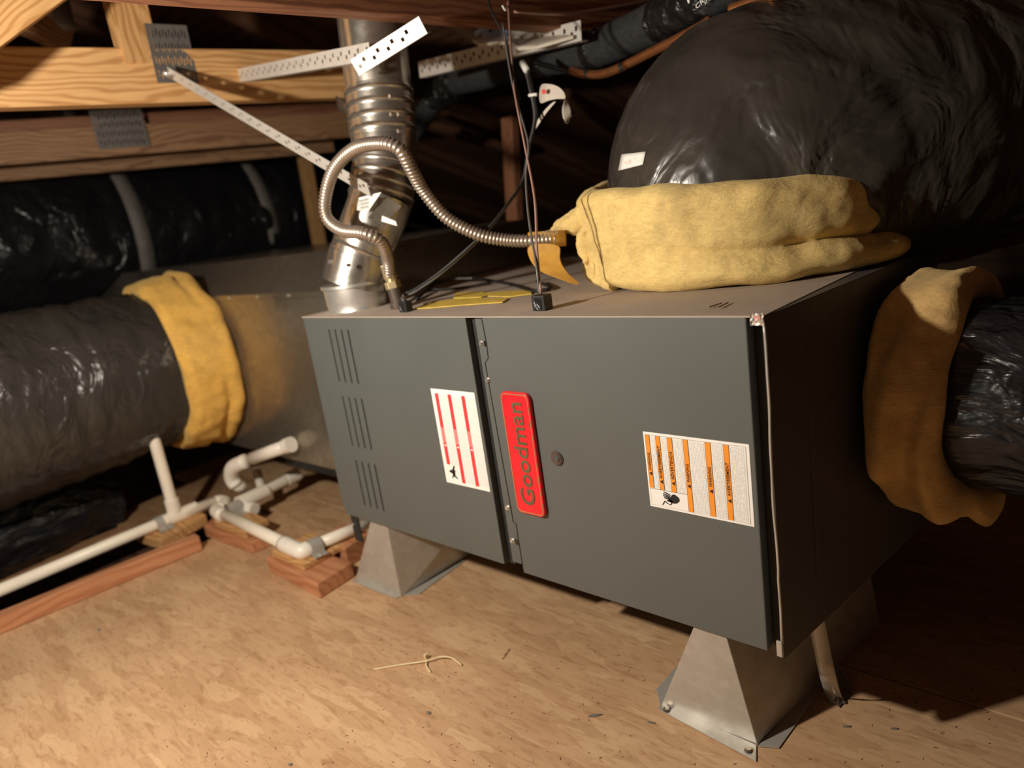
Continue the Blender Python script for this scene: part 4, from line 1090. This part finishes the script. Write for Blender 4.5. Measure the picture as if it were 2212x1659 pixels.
MB().tube([q3(618, 1036, .064), q3(643, 1024, .064)], pr * 1.35, 18).build('end_cap', M['pvc_white'], d3, smooth=40)
MB().tube([q3(566, 1056, .066), q3(555, 1020, .085)], pr * .9, 14).build('vent_stub', M['pvc_white'], d3, smooth=40)
MB().tube([q3(520, 1092, .055), q3(550, 1100, .05)], pr * 1.2, 14).build('side_outlet', M['pvc_white'], d3, smooth=40)
# pipe clamps
def clamp(C, d, label, ln_=.035, par=None, tail=None):
    d = Vector(d).normalized(); sd = d.cross(V(0, 0, 1)).normalized()
    t = thing('pipe_clamp', C, label, 'clamp', 'galvanised clamps on the drain pipes')
    m = MB(); P_ = [Vector(C) + sd * (pr * 1.25 * math.cos(a)) + V(0, 0, pr * 1.25 * math.sin(a)) for a in [math.pi * k / 12 for k in range(13)]]
    base_ = Vector(C) - V(0, 0, pr)
    P_ = [Vector(C) + sd * .034 - V(0, 0, pr - .001), Vector(C) + sd * (pr * 1.3) - V(0, 0, pr - .001)] + P_ + [Vector(C) - sd * (pr * 1.3) - V(0, 0, pr - .001)]
    if tail: P_.append(Vector(C) - sd * tail - V(0, 0, pr - .001))
    for p in P_: m.v += [tuple(p - d * ln_ / 2), tuple(p + d * ln_ / 2)]
    m.f = [(2 * i, 2 * i + 1, 2 * i + 3, 2 * i + 2) for i in range(len(P_) - 1)]
    m.build('clamp_band', M['galv'], t, thick=.0012)
    c = Vector(C) + sd * .026 - V(0, 0, pr - .002); MB().tube([c, c + V(0, 0, .002)], .004, 10).build('nail_head', M['screw'], t)
clamp(pv(349, 1128), P2 - P0, 'galvanised clamp on the long drain pipe left of the vent riser')
clamp(pv(505, 1098), P2 - P0, 'galvanised clamp at the corner below the trap assembly')
clamp(pv(678, 1180), c4 - c3, 'galvanised clamp next to the white elbow on the wood block', .030)

# wooden blocks, lumber strip, scraps
def blk(name, px4, z1, z0, mat, label, cat='wood block', bev=.002):
    ps = [onz(x, y, z1) for x, y in px4]
    m = MB().hexa([V(p.x, p.y, z0) for p in ps], ps)
    o = m.build(name, mat, None, loc=V(ps[0].x, ps[0].y, z0), bevel=bev); return tag(o, label, cat)
# lumber strip along the deck edge
s0, s1 = onz(-80, 1362, .04), onz(430, 1157, .04)
o = board('lumber_strip', V(s0.x, s0.y, .001), V(s1.x, s1.y, .001), .030, .038, M['redwood']); tag(o, 'long orange lumber strip along the deck edge at left', 'lumber')
o = board('lumber_strip', onz(-80, 1310, -.0) + V(-.03, 0, -.02), onz(300, 1150, 0) + V(-.03, 0, -.02), .05, .03, M['pine_dull']); tag(o, 'dull board lying under the long drain pipe', 'lumber')
blk('wood_block', [(290, 1150), (345, 1168), (445, 1112), (420, 1095)], .047, .0205, M['pine'], 'tan wood block under the clamp by the vent riser')
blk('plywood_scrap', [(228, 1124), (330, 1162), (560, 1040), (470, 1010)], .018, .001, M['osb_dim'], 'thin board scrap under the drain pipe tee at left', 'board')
blk('wood_block', [(440, 1137), (540, 1172), (590, 1152), (480, 1098)], .030, .001, M['redwood'], 'orange block under the corner of the drain pipes')
blk('wood_block', [(462, 1125), (530, 1150), (580, 1120), (500, 1090)], .048, .031, M['pine'], 'small tan block stacked at the drain pipe corner')
blk('wood_block', [(574, 1205), (685, 1262), (760, 1215), (640, 1170)], .034, .001, M['redwood'], 'reddish block under the white elbow, lower of two')
blk('wood_block', [(585, 1190), (655, 1222), (745, 1175), (670, 1150)], .047, .0345, M['pine'], 'tan board end between the white elbow and reddish block')
blk('wood_block', [(690, 1165), (745, 1185), (800, 1150), (740, 1130)], .046, .001, M['redwood'], 'splintered block beside the black corner bracket')

# ------------------------------------------------------------------ small things on the deck
ct = thing('cable_tie', onz(920, 1420, .001), 'pale yellow cable tie lying on the chipboard deck', 'cable tie')
m = MB(); tp = spline([onz(808, 1446, .0015), onz(860, 1437, .002), onz(920, 1428, .004), onz(950, 1419, .006), onz(975, 1421, .006), onz(997, 1436, .003)], 8)
MB().tube(tp, .0013, 8).build('tie_strap', M['tie'], ct, smooth='all')
cable('tie_tail', [onz(922, 1424, .004), onz(921, 1438, .003), onz(930, 1452, .0015)], .0013, M['tie'], None, parent=ct)
c = onz(921, 1421, .002); MB().box(c.x - .0022, c.x + .0022, c.y - .0035, c.y + .0035, .001, .009).build('tie_head', M['tie'], ct, bevel=.0006)
def chip(px, py, lx_, ly_, ang, mat, label, h=.0015, name='debris_flake'):
    c = onz(px, py, .0002); m = MB(); n = 7
    ps = []
    for k in range(n):
        a = 2 * math.pi * k / n; rr = .75 + .35 * random.random()
        x, y = lx_ * rr * math.cos(a), ly_ * rr * math.sin(a)
        ps.append(V(c.x + x * math.cos(ang) - y * math.sin(ang), c.y + x * math.sin(ang) + y * math.cos(ang), .0002))
    o = m.prism(ps, V(0, 0, h)).build(name, mat, None, loc=c); return tag(o, label, 'debris')
chip(1286, 1546, .012, .0030, .75, M['strap'], 'long grey flake on the deck between cable tie and front stand')
chip(926, 1540, .0045, .003, .2, M['strap'], 'small dark flake on the deck below the cable tie')
chip(1094, 1412, .017, .0022, 1.9, M['pine_dull'], 'brown sliver on the deck right of the cable tie', .0006)
chip(627, 1652, .004, .0025, .3, M['strap'], 'tiny dark flake at the bottom edge of the picture')
chip(1407, 1562, .006, .0016, .3, M['strap'], 'thin dark flake left of the front stand flange')
chip(1830, 1570, .006, .0018, .6, M['strap'], 'small dark flake right of the front stand')
chip(214, 1361, .005, .003, .3, M['strap'], 'dark speck on the deck near the lumber strip')
chip(1932, 1575, .005, .0016, .5, M['strap'], 'thin dark flake furthest right on the lit deck')
# twigs on the furnace top, nails
cable('splinter', [onz(1530, 664, Z1 + .002), onz(1558, 655, Z1 + .002)], .0008, M['pine_dull'], 'thin splinter on the dusty furnace top near the corner', 'splinter', 5)
cable('splinter', [onz(1552, 664, Z1 + .002), onz(1573, 653, Z1 + .002)], .0008, M['pine_dull'], 'second thin splinter beside the first on the dusty top', 'splinter', 5)
# strewn fine wood dust
m = MB()
for k in range(330):
    px_ = random.uniform(350, 2150); py_ = random.uniform(1380, 1655)
    if 1400 < px_ < 1860 and py_ < 1640: continue
    c = onz(px_, py_, .0003)
    a = random.uniform(0, 3.14); l = random.uniform(.0006, .0026); t_ = random.uniform(.0002, .0005)
    dx, dy = V(math.cos(a), math.sin(a), 0) * l, V(-math.sin(a), math.cos(a), 0) * t_
    m.add([c - dx - dy, c + dx - dy, c + dx * .8 + dy, c - dx + dy], [(0, 1, 2, 3)])
    m.v[-4:] = [(x, y, z) for x, y, z in m.v[-4:]]
o = m.build('wood_crumbs', M['roofwood'], None, thick=.0004, loc=onz(1200, 1500, 0)); tag(o, 'fine dark wood crumbs strewn over the chipboard deck', 'crumbs', kind='stuff')
